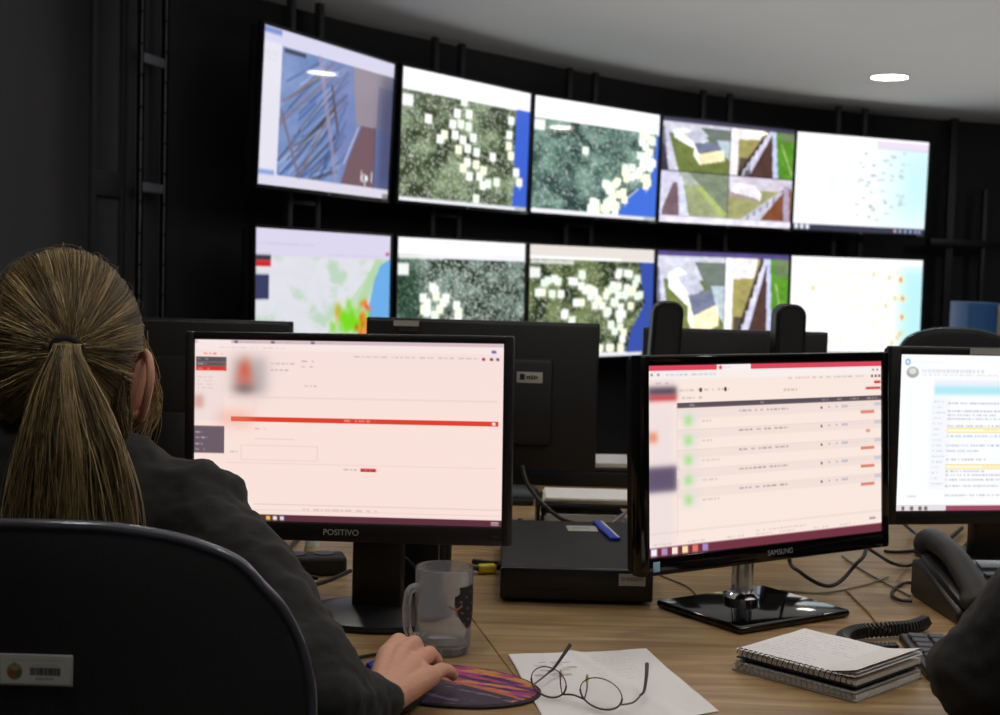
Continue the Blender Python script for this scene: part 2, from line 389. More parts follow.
def pic_cams(full):
    p = Pic(TW,TH,(70,64,92)); S = random.Random(9)
    def quad(x0,y0,x1,y1,kind):
        X = lambda u: x0+(x1-x0)*u
        Yy = lambda v: y0+(y1-y0)*v
        P = lambda pts, c, al=1: p.poly([(X(u),Yy(v)) for u,v in pts], c, al)
        if kind == 0:      # white houses on a lawn
            P([(0,0),(1,0),(1,1),(0,1)],(112,124,66)); P([(0,0),(1,0),(1,.25),(0,.22)],(206,206,220)); P([(.55,.05),(1,.05),(1,.4),(.75,.35)],(110,120,112))
            P([(.16,.16),(.34,.1),(.62,.3),(.62,.55),(.44,.5),(.18,.32)],(246,246,252)); P([(.3,.2),(.55,.16),(.7,.34),(.48,.4)],(196,198,214)); P([(.47,.4),(.78,.34),(.93,.48),(.55,.62)],(116,122,146))
            P([(.47,.42),(.55,.62),(.56,.84),(.47,.66)],(255,250,236)); P([(.55,.62),(.93,.48),(.93,.72),(.56,.84)],(255,240,196)); P([(.8,.3),(1,.3),(1,.7),(.92,.6)],(200,216,236),.8)
            P([(0,.1),(.07,.1),(.26,1),(0,1)],(120,120,140)); P([(.04,.1),(.08,.1),(.26,1),(.12,1)],(206,206,226)); P([(0,.4),(.05,.5),(.12,1),(0,1)],(66,58,72))
        elif kind == 1:    # wall between two yards
            P([(0,0),(1,0),(1,1),(0,1)],(70,54,50)); P([(0,0),(.55,0),(.1,1),(0,1)],(160,150,90)); P([(0,0),(.5,0),(.45,.2),(.1,.22),(0,.3)],(238,230,232)); P([(0,0),(.12,0),(.12,1),(0,1)],(246,240,248))
            P([(.6,0),(.66,0),(.3,1),(.2,1)],(205,205,230)); P([(.15,.62),(.28,.62),(.34,1),(.12,1)],(58,50,56),.7)
            for q in range(6): P([(.22+q*.06,.84-q*.14),(.25+q*.06,.84-q*.14),(.22+q*.06,1.0-q*.14),(.19+q*.06,1.0-q*.14)],(226,226,244),.8)
            P([(.62,.1),(.72,.1),(.74,1),(.32,1)],(82,58,50)); P([(.64,0),(.70,0),(.78,1),(.68,1)],(196,200,236)); P([(.70,0),(1,0),(1,1),(.76,1)],(88,146,44)); P([(.76,0),(1,0),(1,.2),(.8,.18)],(110,130,90)); P([(.78,.25),(.81,.25),(1,.9),(.98,.96)],(150,180,100))
        elif kind == 2:    # grass bank beside a wall
            P([(0,0),(1,0),(1,1),(0,1)],(158,166,124)); P([(0,0),(1,0),(.9,.25),(.3,.3)],(176,186,176)); P([(.4,0),(1,.0),(1,.9),(.6,.3)],(128,140,118)); P([(.5,.3),(.6,.3),(1,.9),(.92,1)],(170,186,110))
            P([(0,0),(.26,0),(.4,1),(0,1)],(212,208,232)); P([(0,.2),(.26,.25),(.3,1),(.05,1)],(120,96,104)); P([(0,0),(.24,.05),(.02,1),(0,1)],(218,214,236)); P([(.28,.1),(.32,.1),(.44,1),(.33,1)],(214,220,240))
        else:              # pale building and brown path
            P([(0,0),(1,0),(1,1),(0,1)],(160,160,108)); P([(0,0),(1,0),(1,.25),(.7,.3),(0,.3)],(214,206,220)); P([(.02,.15),(.4,.18),(.52,.4),(.5,.55),(.02,.42)],(242,236,246)); P([(.0,.36),(.46,.5),(.46,.56),(0,.46)],(168,150,150))
            P([(.86,.2),(.98,.2),(1,1),(.52,1)],(130,78,50)); P([(.8,.3),(.86,.3),(.5,1),(.2,1)],(206,206,232),.9)
            for q in range(5): P([(.3+q*.1,.9-q*.12),(.33+q*.1,.9-q*.12),(.33+q*.1,1.0-q*.1),(.29+q*.1,1.0-q*.1)],(120,116,130),.7)
            P([(.86,.15),(.95,.15),(.98,1),(.88,1)],(176,160,186))
    quad(0,.045,.5,.5,0); quad(.505,.045,1,.5,1); quad(0,.51,.5,.93,2); quad(.505,.51,1,.93,3)
    if full:   # the lower screen shows the first two cameras larger
        quad(0,.06,.5,.98,0); quad(.505,.06,1,.98,1)
        p.rect(0,0,1,.05,(84,72,130)); 
    p.rect(0,.93,1,1,(236,232,246)); 
    nz = p.noise(22,77,3)[...,None]; p.a = p.a*(.86+.28*nz)
    if not full: p.rect(0,0,1,.04,(66,62,88)); p.rect(.1,.5,1,.51,(30,30,44))
    return p
def pic_heat(k):
    p = Pic(TW,TH,(254,254,255))
    if k == 0:
        p.soft(.62,-.1,1.2,1.2,(205,240,246),.55,.16); p.soft(.8,.1,1.3,.8,(190,236,244),.7,.1)
        r = random.Random(5)
        for i in range(46):
            x = r.uniform(.46,.82); y = r.uniform(.14,.86); p.blob(x,y,.014,.014,r.choice([(180,200,205),(170,190,170),(150,160,170)]),.7)
            if i % 2: p.words(x,y,x+.06,.01,(140,150,150),.4)
        p.blob(.28,.5,.06,.2,(228,232,238),.6); p.words(.06,.7,.16,.01,(160,160,170),.5)
        p.rect(0,0,1,.09,(250,248,252)); p.rect(.6,.03,1,.12,(220,200,226),.6); p.rect(0,.935,1,1,(58,60,80)); 
        for x in (.02,.06,.1): p.rect(x,.94,x+.025,.985,(235,240,250))
        for x in (.76,.8,.84,.88,.92,.95): p.rect(x,.95,x+.02,.985,(210,170,170) if x < .8 else (150,160,200))
    elif k == 1:
        p.soft(.82,.08,1.3,1.1,(178,232,238),.9,.06)
        r = random.Random(8)
        for i in range(46):
            x = r.uniform(.12,.9); y = r.uniform(.12,.9); p.blob(x,y,.012,.016,r.choice([(230,230,120),(190,225,140),(240,210,120),(200,215,230)]),.55)
        for x,y,q in ((.83,.22,1),(.85,.42,.9),(.85,.62,.9),(.79,.42,.6),(.74,.2,.6),(.72,.5,.5),(.82,.84,.5),(.17,.33,.5),(.62,.17,.4),(.78,.9,.5),(.84,.8,.4)):
            p.blob(x,y,.030,.05,(250,244,150),.6*q); p.blob(x,y,.011,.024,(230,70,40),.9*q if q > .7 else .35)
        p.rect(0,0,1,.06,(252,250,252))
    else:
        p = Pic(TW,TH,(222,222,232)); n = p.noise(12,6,4)[...,None]; p.a = p.a*(1-n*.35)+np.array((246,246,246))*n*.35
        n2 = np.clip((p.noise(6,16,4)-.55)*6,0,1); p.put(n2,(176,214,176),.7)
        p.line(.98,.17,.36,1.0,.16,(186,220,176),.75); p.line(.9,.2,.76,.5,.1,(176,214,160),.6)
        p.poly([(1.0,.17),(1.0,1),(.78,1),(.83,.72),(.82,.55),(.87,.32),(.92,.22)],(112,176,236))
        r = random.Random(4)
        for i in range(60): x = r.gauss(.68,.07); y = .62+ (x-.68)*.3+r.gauss(0,.05); p.blob(x,y,.02,.03,(120,220,30),.6)
        for i in range(34): x = .785+r.gauss(0,.02); y = r.uniform(.48,.95); p.blob(x+(-.02 if y > .85 else 0),y,.014,.024,r.choice([(240,60,20),(250,130,30)]),.85)
        p.blob(.58,.56,.02,.06,(230,160,30),.8)
        p.rect(0,0,1,.18,(222,216,240)); p.words(.03,.1,.4,.012,(160,160,190),.5); p.words(.5,.16,.95,.01,(190,160,200),.5)
        p.rect(0,.175,.11,.21,(60,60,70)); p.rect(0,.21,.11,.25,(208,40,44)); p.rect(0,.30,.10,.46,(58,64,100)); p.rect(.96,.13,.99,.15,(190,60,80))
    return p

# left desk monitor: pale pink web form
def pic_form():
    p = Pic(330,186,(250,226,218)); p.put(np.clip(1-p.Y*2.2,0,1),(244,222,222),.5)
    p.rect(0,0,1,.022,(214,190,198)); p.rect(.01,.004,.12,.024,(246,232,230))
    for x in (.13,.25,.38): p.rect(x,.006,x+.012,.02,(120,100,140)); p.words(x+.015,.012,x+.07,.006,(160,140,150),.5)
    p.rect(.0,.024,1,.06,(248,230,226)); p.words(.08,.045,.3,.006,(170,150,150),.5); p.rect(.96,.04,.975,.055,(110,100,190))
    p.words(.03,.08,.09,.01,(220,60,50),.8); p.words(.52,.085,.92,.006,(140,110,110),.7); p.rect(.93,.08,.94,.095,(200,40,50)); p.rect(.955,.08,.965,.095,(120,70,90)); p.rect(.975,.08,.985,.095,(120,90,140))
    p.rect(.005,.098,.105,.125,(86,80,86)); p.rect(.005,.125,.105,.15,(96,84,90)); p.rect(.005,.15,.105,.175,(212,52,40)); p.words(.01,.11,.045,.008,(230,220,220),.8); p.words(.01,.137,.04,.008,(230,220,220),.8); p.words(.01,.163,.05,.008,(250,230,220),.8)
    p.rect(.0,.175,.1,.45,(240,222,218)); 
    for y in (.21,.23,.25,.27): p.words(.01,y,.065,.006,(190,150,150),.6)
    p.soft(.0,.31,.03,.38,(196,120,104),.6,.012)
    p.soft(.125,.1,.235,.30,(176,168,168),.95,.03); p.blob(.165,.17,.022,.06,(214,96,72),.9); p.blob(.165,.23,.03,.05,(206,110,90),.7); p.blob(.165,.27,.035,.03,(110,100,104),.6)
    for y,x0,x1 in ((.115,.35,.39),(.145,.35,.39),(.13,.25,.34),(.165,.25,.31),(.25,.36,.40)): p.words(x0,y,x1,.008,(120,90,96),.6)
    p.rect(.11,.315,.98,.319,(226,200,196)); p.rect(.19,.33,.21,.40,(240,214,208),.4)
    p.put(((p.Y>.425)&(p.Y<.452)&(p.X>.12)&(p.X<.985)).astype(float),(222,66,44),1); p.soft(.08,.40,.19,.47,(240,150,130),.55,.03)
    p.words(.49,.437,.59,.012,(255,230,220),.9); p.rect(.965,.43,.975,.447,(255,240,235))
    p.rect(0,.48,.1,.63,(108,92,104)); [p.words(.005,y,.025+.02*random.random(),.009,(235,225,225),.9) for y in (.515,.545,.58,.61)]
    p.words(.2,.49,.235,.008,(150,120,120),.6); p.rect(.2,.545,.33,.548,(220,196,192)); p.words(.12,.62,.145,.008,(150,120,120),.7)
    for a in ((.155,.58,.405,.583),(.155,.66,.405,.663),(.155,.58,.157,.66),(.403,.58,.405,.66)): p.rect(*a,(226,200,196))
    p.rect(.11,.68,.98,.683,(228,204,198)); p.words(.49,.705,.535,.01,(150,120,130),.7); p.rect(.545,.697,.595,.715,(200,44,34)); p.words(.555,.706,.585,.006,(250,220,220),.8)
    p.rect(.2,.905,1,.908,(214,190,186)); p.words(.36,.93,.6,.008,(150,120,120),.6); p.rect(0,.938,1,.94,(220,196,190))
    p.rect(0,.962,1,1,(92,48,62)); [p.rect(x,.97,x+.013,.992,c_) for x,c_ in ((.24,(232,200,60)),(.262,(236,232,220)),(.285,(200,220,240)))]; p.rect(.965,.972,.99,.978,(220,200,205)); p.rect(.965,.985,.99,.99,(220,200,205))
    return p
# middle monitor: red tabbed page with a list of five rows
def pic_list():
    p = Pic(300,170,(250,232,222))
    p.rect(0,0,1,.03,(222,70,92)); p.rect(.27,.0,.41,.035,(250,240,240)); p.blob(.285,.018,.006,.01,(200,40,60)); p.words(.3,.018,.33,.006,(150,150,160),.7)
    p.rect(0,.03,1,.075,(248,238,236)); p.words(.07,.052,.27,.008,(110,110,170),.6); [p.rect(x,.045,x+.01,.055,(150,130,140)) for x in (.01,.035,.955,.975)]
    p.words(.57,.085,.93,.008,(120,90,100),.6); [p.rect(x,.08,x+.01,.093,(120,60,80)) for x in (.95,.968,.985)]
    p.rect(0,.075,.1,.12,(246,228,224)); p.words(.03,.095,.08,.01,(150,120,130),.6)
    p.soft(0,.115,.11,.16,(78,66,84),1,.012); p.soft(0,.16,.11,.185,(196,34,44),1,.01)
    p.words(.12,.135,.32,.012,(150,130,140),.6); p.rect(.2,.125,.21,.145,(70,60,80)); p.rect(.3,.125,.31,.145,(70,60,80)); p.words(.13,.175,.21,.01,(120,100,110),.6)
    p.words(.55,.15,.61,.01,(130,110,120),.7); p.rect(.965,.115,.995,.13,(200,50,50)); p.rect(.925,.15,.995,.163,(200,60,56))
    p.rect(.11,.20,1,.228,(92,80,90)); [p.words(x,.214,x+w,.01,(240,230,230),.8) for x,w in ((.16,.02),(.45,.03),(.72,.04),(.79,.03),(.85,.04),(.93,.05))]
    p.soft(0,.20,.1,.95,(234,220,222),.6,.02); p.soft(0,.35,.035,.40,(232,120,84),.8,.012)
    p.soft(-.01,.53,.11,.66,(92,78,104),.95,.012)
    for i in range(5):
        y = .24+i*.105
        p.rect(.11,y,1,y+.045,(240,222,216),.8); p.rect(.11,y-.003,1,y,(228,208,204)); p.words(.36,y+.015,.57,.009,(90,70,80),.75)
        p.rect(.715,y+.012,.722,y+.024,(80,50,60)); [p.rect(x,y+.012,x+.006,y+.02,(170,140,150)) for x in (.75,.785)]; p.rect(.81,y+.008,.84,y+.022,(200,190,200)); p.rect(.965,y,.998,y+.02,(196,196,214),.8); p.words(.85,y+.014,.94,.006,(210,190,190),.6)
        p.soft(.13,y+.02,.2,y+.09,(226,220,220),.6,.02); p.blob(.155,y+.055,.017,.028,(166,228,142),.9); p.words(.21,y+.06,.25+(i>1)*.03,.01,(160,140,145),.6)
        if i == 1: p.rect(.925,y+.05,.945,y+.068,(224,160,140))
        else: p.rect(.9,y+.045,.965,y+.062,(222,120,106),.9)
    p.rect(0,.875,1,.878,(216,196,196)); p.words(.43,.915,.65,.008,(170,130,140),.6); p.rect(.11,.2,.112,.9,(226,208,206))
    for x in (.0,.13,.29,.41,.51,.66,.78): p.words(x+.02,.935,x+.09,.008,(150,130,150),.5); 
    p.rect(0,.95,1,1,(114,50,66)); [p.rect(x,.955,x+.022,.992,c_) for x,c_ in ((.01,(240,240,250)),(.05,(180,140,190)),(.09,(250,236,220)),(.13,(250,226,170)),(.17,(224,120,100)),(.21,(160,140,200)))]
    p.rect(.94,.91,.97,.922,(170,150,160))
    return p
def pic_page():
    p = Pic(260,150,(250,251,253)); p.X = p.X/.56
    p.blob(.05,.05,.018,.02,(60,150,200),.8,1); p.blob(.05,.05,.009,.011,(250,252,254),1,1); p.words(.09,.05,.3,.008,(225,222,230),.6)
    p.blob(.085,.115,.042,.035,(160,160,150),.9,1); p.blob(.085,.108,.027,.020,(222,222,216),1,1); p.words(.15,.105,.6,.02,(196,200,212),1); p.words(.15,.13,.8,.01,(205,205,218),1)
    p.soft(.24,.165,2.2,.20,(232,236,250),.9,.01); p.soft(.24,.20,2.2,.255,(176,232,242),1,.01)
    p.rect(.22,.27,.36,.86,(244,246,251)); 
    for i in range(16): p.words(.24,.3+i*.035,.28+.05*random.random(),.007,(170,172,195),1.0)
    for y,c_ in ((.31,0),(.36,0),(.385,0),(.41,0),(.455,0),(.52,1),(.58,1),(.615,1),(.67,0),(.745,1),(.77,0),(.8,0),(.84,0),(.9,0)): p.words(.34,y,.55+.7*random.random(),.009,(110,145,215) if c_ else (140,142,165),1.1)
    for y in (.465,.7): p.rect(.34,y,1.7,y+.033,(240,214,130)); p.rect(.345,y+.006,1.7,y+.028,(255,250,214)); p.words(.6,y+.016,.75,.008,(220,150,60),.7)
    p.words(.08,.905,.14,.01,(130,130,140),.8); p.rect(.0,.965,2,1,(158,74,98)); p.rect(0,.96,.35,1,(226,222,226)); [p.rect(x,.97,x+.022,.995,(120,90,90)) for x in (.04,.1,.16,.2)]
    return p

# ------------------------------------------------------------------ room
def struct(name, mb, m, **k): return tag(mb.done(name, m, **k), kind='structure')
CZ = 2.38
arc = [(-1.50,-1.6),(-1.52,1.0),(-1.53,3.0),(-1.53,4.3),(-1.47,4.9),(-1.34,5.5),(-1.12,6.08),(-.80,6.62),(-.42,7.12),(0.0,7.62),(.50,8.22),(1.12,8.85),(1.9,9.45),(2.7,9.85),(3.7,10.2),(5.6,10.5)]
def wallstrip(pts, z0, z1, t=.1):
    m = MB(); P = [Vector((*p,0)) for p in pts]; out = []
    for i, p in enumerate(P):
        d = (P[min(i+1,len(P)-1)]-P[max(i-1,0)]).normalized(); out.append(p+Vector((-d.y,d.x,0))*t)
    poly = [(p.x,p.y) for p in P]+[(p.x,p.y) for p in out[::-1]]
    for i in range(len(P)-1):
        q = [P[i],P[i+1],out[i+1],out[i]]
        m.prism([(v.x,v.y) for v in q], z0, z1)
    bmesh.ops.remove_doubles(m.bm, verts=m.bm.verts, dist=1e-5)
    return m
ca = catmull([Vector((*p,0)) for p in arc[5:]],4); arcs = [(v.x,v.y) for v in ca]
struct('wall_left', wallstrip(arc[:6],0,CZ), K['wall_l'], angle=20)
struct('wall_back', wallstrip(arcs,0,CZ), K['wall'], angle=35)
struct('wall_right', wallstrip([(5.6,10.5),(5.6,-1.6)],0,CZ), K['wall'])
struct('wall_front', wallstrip([(5.6,-1.6),(-1.5,-1.6)],0,CZ), mat('pale_wall_paint',(190,188,184),.9))
struct('floor', MB().box((2.0,4.4,-.05),(7.8,12.6,.1)), K['floor'])
struct('ceiling', MB().box((2.0,4.4,CZ+.05),(7.8,12.6,.1)), K['ceil'])
# faint panel frame on the left wall
# door outline strips on the far dark wall
for n,(px,w,zz) in enumerate(((948,.05,(0,CZ)),(982,.03,(0,1.9))),4):
    p = at(px,250,y=9.9 if n==4 else 10.0); struct('trim_%d'%n, MB().box((p.x,p.y,sum(zz)/2),(w,.06,zz[1]-zz[0]),bev=.005), K['steel'])
p0, p1 = at(928,242,y=9.78), at(1000,243,y=10.05)
struct('trim_6', MB().box(((p0.x+p1.x)/2,(p0.y+p1.y)/2,p0.z),((p1-p0).length,.05,.05),rot=(0,0,math.atan2(p1.y-p0.y,p1.x-p0.x)),bev=.005), K['steel'])
# perforated steel rails left of the screens
def on_left(px, off=.06):
    # point on the left wall's face seen at pixel px, pushed off into the room
    k = (px-500)/F
    best = min(((abs((x+off)/y-k),x,y) for x,y in ((a[0]+(b[0]-a[0])*t, a[1]+(b[1]-a[1])*t) for a,b in zip(arc,arc[1:]) for t in np.linspace(0,1,60)) if y > 1), key=lambda q:q[0])
    return best[1]+off, best[2]
def wall_strip(n, px, w, za, zb, px2=None):
    x,y = on_left(px,.0); x2,y2 = on_left(px+6,.0); an = math.atan2(x2-x,y2-y)
    L = w if px2 is None else math.hypot(on_left(px2,.0)[0]-x,on_left(px2,.0)[1]-y)
    if px2: x,y = on_left((px+px2)/2,.0)
    struct('trim_%d'%n, MB().box((x,y,(za+zb)/2),(.03,L,zb-za),rot=(0,0,-an),bev=.004), K['wall_t'])
wall_strip(1,88,.035,.1,2.34); wall_strip(2,117,.035,.1,2.34); wall_strip(3,90,0,1.46,1.55,115)
fr = thing('steel_rail_frame','pair of tall dark grey perforated steel rails left of the screen wall','wall rail frame',(0,0,0))
for px in (137,161):
    x,y = on_left(px); hm = MB().box((x,y,CZ/2),(.022,.045,CZ-.02),bev=.003); nf = len(hm.bm.faces)
    for z in np.arange(.3,2.3,.115): hm.cyl((x+.009,y-.024,z),(x+.0125,y-.024,z),.004,n=10); hm.cyl((x-.0,y-.0245,z),(x-.0,y-.0225,z),.004,n=10)
    rl = hm.done('rail',K['rail'],fr); rl.data.materials.append(K['gloss'])
    for q_ in rl.data.polygons[nf:]: q_.material_index = 1
xa,ya = on_left(137); xb,yb = on_left(161); zc = at(148,188,y=(ya+yb)/2).z
MB().box(((xa+xb)/2,(ya+yb)/2,zc),(math.hypot(xb-xa,yb-ya),.02,.035),rot=(0,0,math.atan2(yb-ya,xb-xa)),bev=.003).done('crosspiece',K['rail'],fr)
MB().box(((xa+xb)/2,(ya+yb)/2,CZ-.4),(math.hypot(xb-xa,yb-ya),.02,.035),rot=(0,0,math.atan2(yb-ya,xb-xa)),bev=.003).done('crosspiece',K['rail'],fr)

# ------------------------------------------------------------------ video wall
SW, SH = 1.085, .61
fit = [(-.9705,5.4716,1.1428),(-.4931,6.4922,.9768),(.1353,7.43,.8127),(.9048,8.2612,.5979),(1.8241,8.9113,.4521)]
Z1, Z2 = CAM.z+.9158, CAM.z+.1357
pics = [pic_hall(),pic_sat(0),pic_sat(1),pic_cams(False),pic_heat(0),pic_heat(2),pic_sat(2),pic_sat(3),pic_cams(True),pic_heat(1)]
labs = ['wall screen in the top row showing a blue striped hall camera view','wall screen in the top row with a green satellite map, white tags and blue strip',
 'wall screen in the top row, middle one, satellite map with curving coast at lower right','wall screen in the top row split into four outdoor camera views',
 'wall screen at the right end of the top row showing a washed-out white map','wall screen at the left end of the bottom row, map with orange and green coast',
 'wall screen in the bottom row with a grey satellite city map and white tag cluster','wall screen in the bottom row, middle one, dark green map crowded with white tags',
 'wall screen in the bottom row showing a white house on a lawn and a wall','wall screen at the right end of the bottom row, white map with red spots']
gains = [1.0,1.15,1.2,1.15,1.12,1.0,1.1,1.1,1.25,1.15]
def make_tv(i):
    x,y,yaw = fit[i%5]; top = i < 5; tl = .0158 if top else -.0066; zt = Z1 if top else Z2
    cx, cy = x+math.cos(yaw)*SW/2, y+math.sin(yaw)*SW/2
    t = thing('wall_screen',labs[i],'screen',(cx,cy,zt-SH/2)); t['group'] = 'large screens of the video wall'
    t.rotation_euler = (tl,0,yaw)
    if i == 0: tl += .02; t.rotation_euler = (tl,0,yaw+.022)
    b = .011
    m = MB()
    for (a,c_) in (((0,SH/2+b/2),(SW+2*b,b)),((0,-SH/2-.009),(SW+2*b,.018)),((-SW/2-b/2,0),(b,SH)),((SW/2+b/2,0),(b,SH))):
        m.box((a[0],0,a[1]),(c_[0],.03,c_[1]),bev=.002)
    m.done('bezel',K['blk'],t)
    MB().box((0,.03,-.004),(SW+.018,.045,SH+.02),bev=.01).box((0,.06,-.05),(SW*.6,.03,SH*.55),bev=.01).done('back_housing',K['blkm'],t)
    pics[i].mesh('display',SW,SH,K['tvscreen'],t,gains[i],loc=(0,-.004,-SH/2))
    MB().box((SW/2-.04,-.0155,-SH/2-.009),(.06,.002,.009)).done('logo',K['silver'],t)
    MB().box((0,-.0155,-SH/2-.010),(.02,.002,.006)).done('power_light',K['silver'],t)
    MB().box((0,.08,0),(.42,.012,.36)).box((0,.095,0),(.3,.03,.05)).done('mounting_plate',K['steel'],t)
    return t
tvs = [make_tv(i) for i in range(10)]
mlabs = ['leftmost upright steel mounting frame behind the wall screens','upright steel mounting frame behind the second column of wall screens','upright steel mounting frame behind the middle column of wall screens','upright steel mounting frame behind the fourth column of wall screens','rightmost upright steel mounting frame behind the wall screens']
for i,(x,y,yaw) in enumerate(fit):
    cx, cy = x+math.cos(yaw)*SW/2, y+math.sin(yaw)*SW/2; n = Vector((-math.sin(yaw),math.cos(yaw)))
    t = thing('screen_mount_frame',mlabs[i],'mounting frame',(cx+n.x*.13,cy+n.y*.13,0),yaw,'steel frames carrying the wall screens')
    for sx in (-.11,.11):
        MB().box((sx,0,1.18),(.035,.03,2.36),bev=.003).done('upright',K['steel'],t)
    for z in (.5,1.50): MB().box((0,.0,z),(.185,.024,.022),bev=.002).done('crossbar',K['steel'],t)
# ceiling downlights
def downlight(p, label, st=32):
    t = thing('ceiling_downlight',label,'ceiling light',(p[0],p[1],CZ),0,'round downlights in the ceiling')
    MB().lathe([(.100,0),(.112,-.001),(.112,-.006),(.104,-.008),(.099,-.004)]).done('trim_ring',K['white'],t)
    MB().lathe([(0,-.004),(.099,-.004),(.099,-.001),(0,-.001)]).done('diffuser',lampm3 if st > 50 else lampm if st > 20 else lampm2,t)
    return t
lampm2 = emis('added_lamp_diffuser',(255,249,240),39)
lampm = emis('lamp_diffuser',(255,248,234),34)
lampm3 = emis('bright_lamp_diffuser',(255,248,234),90)
def reflect_spot(i, px, py):
    """where a ceiling lamp must hang for its mirror image to fall on screen i at this pixel"""
    x,y,yaw = fit[i%5]; n = Vector((math.sin(yaw)*math.cos(.0158),-math.cos(yaw)*math.cos(.0158),-math.sin(.0158)))
    P0 = Vector((x,y,Z1-SH/2)); d = (at(px,py,y=5)-CAM).normalized()
    h = CAM+d*((P0-CAM).dot(n)/d.dot(n)); r = d-n*2*d.dot(n)
    return h+r*((CZ-h.z)/r.z)
L1 = at(889.5,76.5,z=CZ)
downlight(L1,'round recessed ceiling light glowing white near the right side')
ra, rb = reflect_spot(0,290,71), reflect_spot(2,560,127)
print('LAMPS', L1, ra, rb)
#PART2
DZ = .74
downlight(rb if rb.x < 5.2 else Vector((5.2,8,0)),'round recessed ceiling light beyond the right edge, mirrored in the middle top screen',90)
for k,(x,y) in enumerate(((-.6,.9),(1.1,.9),(.35,2.6),(2.2,3.3),(2.9,.9),(-.6,3.4))):  # lamps added out of view to brighten the desks and room
    downlight((x,y),'added round ceiling light out of view above the desks',15)
for (x,y,z,rz,sx,sy,p) in ((2.25,6.1,1.5,.80,5.6,3.0,21),(1.3,1.6,1.6,0,3.0,2.6,30)):  # added area lights without fixtures, facing up to brighten the ceiling
    ld = bpy.data.lights.new('added_uplight','AREA'); ld.shape = 'RECTANGLE'; ld.size = sx; ld.size_y = sy; ld.energy = p; ld.color = (1,.975,.95)
    lo = bpy.data.objects.new('added_uplight_lamp',ld); COL.objects.link(lo); lo.location = (x,y,z); lo.rotation_euler = (PI,0,rz)

# ------------------------------------------------------------------ desks
def seamx(y): return .05-(y-1.6)*.21
def make_desk(label, poly, legs, group='wood topped office desks'):
    cx = sum(p[0] for p in poly)/len(poly); cy = sum(p[1] for p in poly)/len(poly)
    t = thing('office_desk',label,'desk',(cx,cy,0)); t['group'] = group
    MB().prism([(x-cx,y-cy) for x,y in poly],DZ-.028,DZ).done('desktop',K['wood'],t,bevel=.0015)
    for x0,y0,x1,y1 in legs:
        MB().box(((x0+x1)/2-cx,(y0+y1)/2-cy,(DZ-.028)/2),(max(.03,abs(x1-x0)),max(.03,abs(y1-y0)),DZ-.03),bev=.002).done('panel_leg',K['blkm'],t)
    return t
make_desk('wooden desk top under the typing hand, left of the seam',[(-1.2,1.70),(-.36,1.70),(-.14,1.44),(seamx(1.40)-.0004,1.40),(seamx(2.46)-.0004,2.46),(-1.2,2.46)],[(-1.16,1.74,-1.16,2.42),(-.32,2.40,-.9,2.40),(-.2,1.75,-.2,2.3)])
make_desk('wooden desk top under the white sheet and spiral notebooks',[(seamx(1.40)+.0004,1.40),(.50,1.42),(.66,1.64),(1.75,1.64),(1.75,2.46),(seamx(2.46)+.0004,2.46)],[(1.7,1.7,1.7,2.42),(.1,2.4,1.2,2.4)])
make_desk('wooden desk behind, carrying the paper tray and the backs of monitors',[(-1.2,2.463),(.36,2.463),(.36,3.75),(-1.2,3.75)],[(-1.16,2.5,-1.16,3.7),(-.9,2.55,0,2.55)])
make_desk('wooden desk behind the right monitor, under the tangled cables',[(.363,2.463),(1.9,2.463),(1.9,3.75),(.363,3.75)],[(1.86,2.5,1.86,3.7),(.6,2.55,1.5,2.55)])

# ------------------------------------------------------------------ monitors
def panel(t, P, tilt, W, H, bz, pic, gain, depth=.022, rollp=0):
    """P: local point of the lit area's lower middle; bz: left, right, top, bottom bezel"""
    Mx = Matrix.Translation(P) @ Matrix.Rotation(-tilt,4,'X') @ Matrix.Translation((0,0,H/2)) @ Matrix.Rotation(-rollp,4,'Y') @ Matrix.Translation((0,0,-H/2))
    l,r,tp,bt = bz; m = MB()
    m.box((-W/2-l/2,.004,(H+tp-bt)/2),(l,depth,H+tp+bt),bev=.003); m.box((W/2+r/2,.004,(H+tp-bt)/2),(r,depth,H+tp+bt),bev=.003)
    m.box((0,.004,H+tp/2),(W+.004,depth,tp),bev=.003); m.box((0,.004,-bt/2),(W+.004,depth,bt),bev=.003)
    fr = m.done('bezel',K['gloss'] if t.get('glossy') else K['blk'],t,M=Mx)
    w2, h2 = W+l+r-.006, H+tp+bt-.006; cz = (H+tp-bt)/2
    MB().box((0,.022,cz),(w2,.02,h2),bev=.006).box((0,.038,cz-.01),(w2*.62,.03,h2*.6),bev=.012).done('back_housing',K['blkm'],t,M=Mx)
    d = pic.mesh('display',W,H,K['lcd'],t,gain); d.matrix_local = Mx @ Matrix.Translation((0,-.0035,0))
    return Mx
def small(m_, name, mt, t, Mx): return m_.done(name,mt,t,M=Mx)
def mon(label, mid_top, yaw, tilt, W, H, bz, pic, gain, base_off=(0,0), glossy=False, rollp=0):
    """mid_top: world point at the middle of the lit area's top edge"""
    n = Vector((math.sin(yaw),-math.cos(yaw),0)); ex = Vector((math.cos(yaw),math.sin(yaw),0))
    bot = mid_top+n*math.sin(tilt)*H-Vector((0,0,math.cos(tilt)*H))
    base = Vector((bot.x,bot.y,DZ))+ex*base_off[0]-n*base_off[1]
    t = thing('computer_monitor',label,'monitor',base,yaw)
    if glossy: t['glossy'] = True
    P = Vector((-base_off[0],-base_off[1],bot.z-DZ))
    Mx = panel(t,P,tilt,W,H,bz,pic,gain,rollp=rollp)
    if glossy: del t['glossy']
    return t, P, Mx
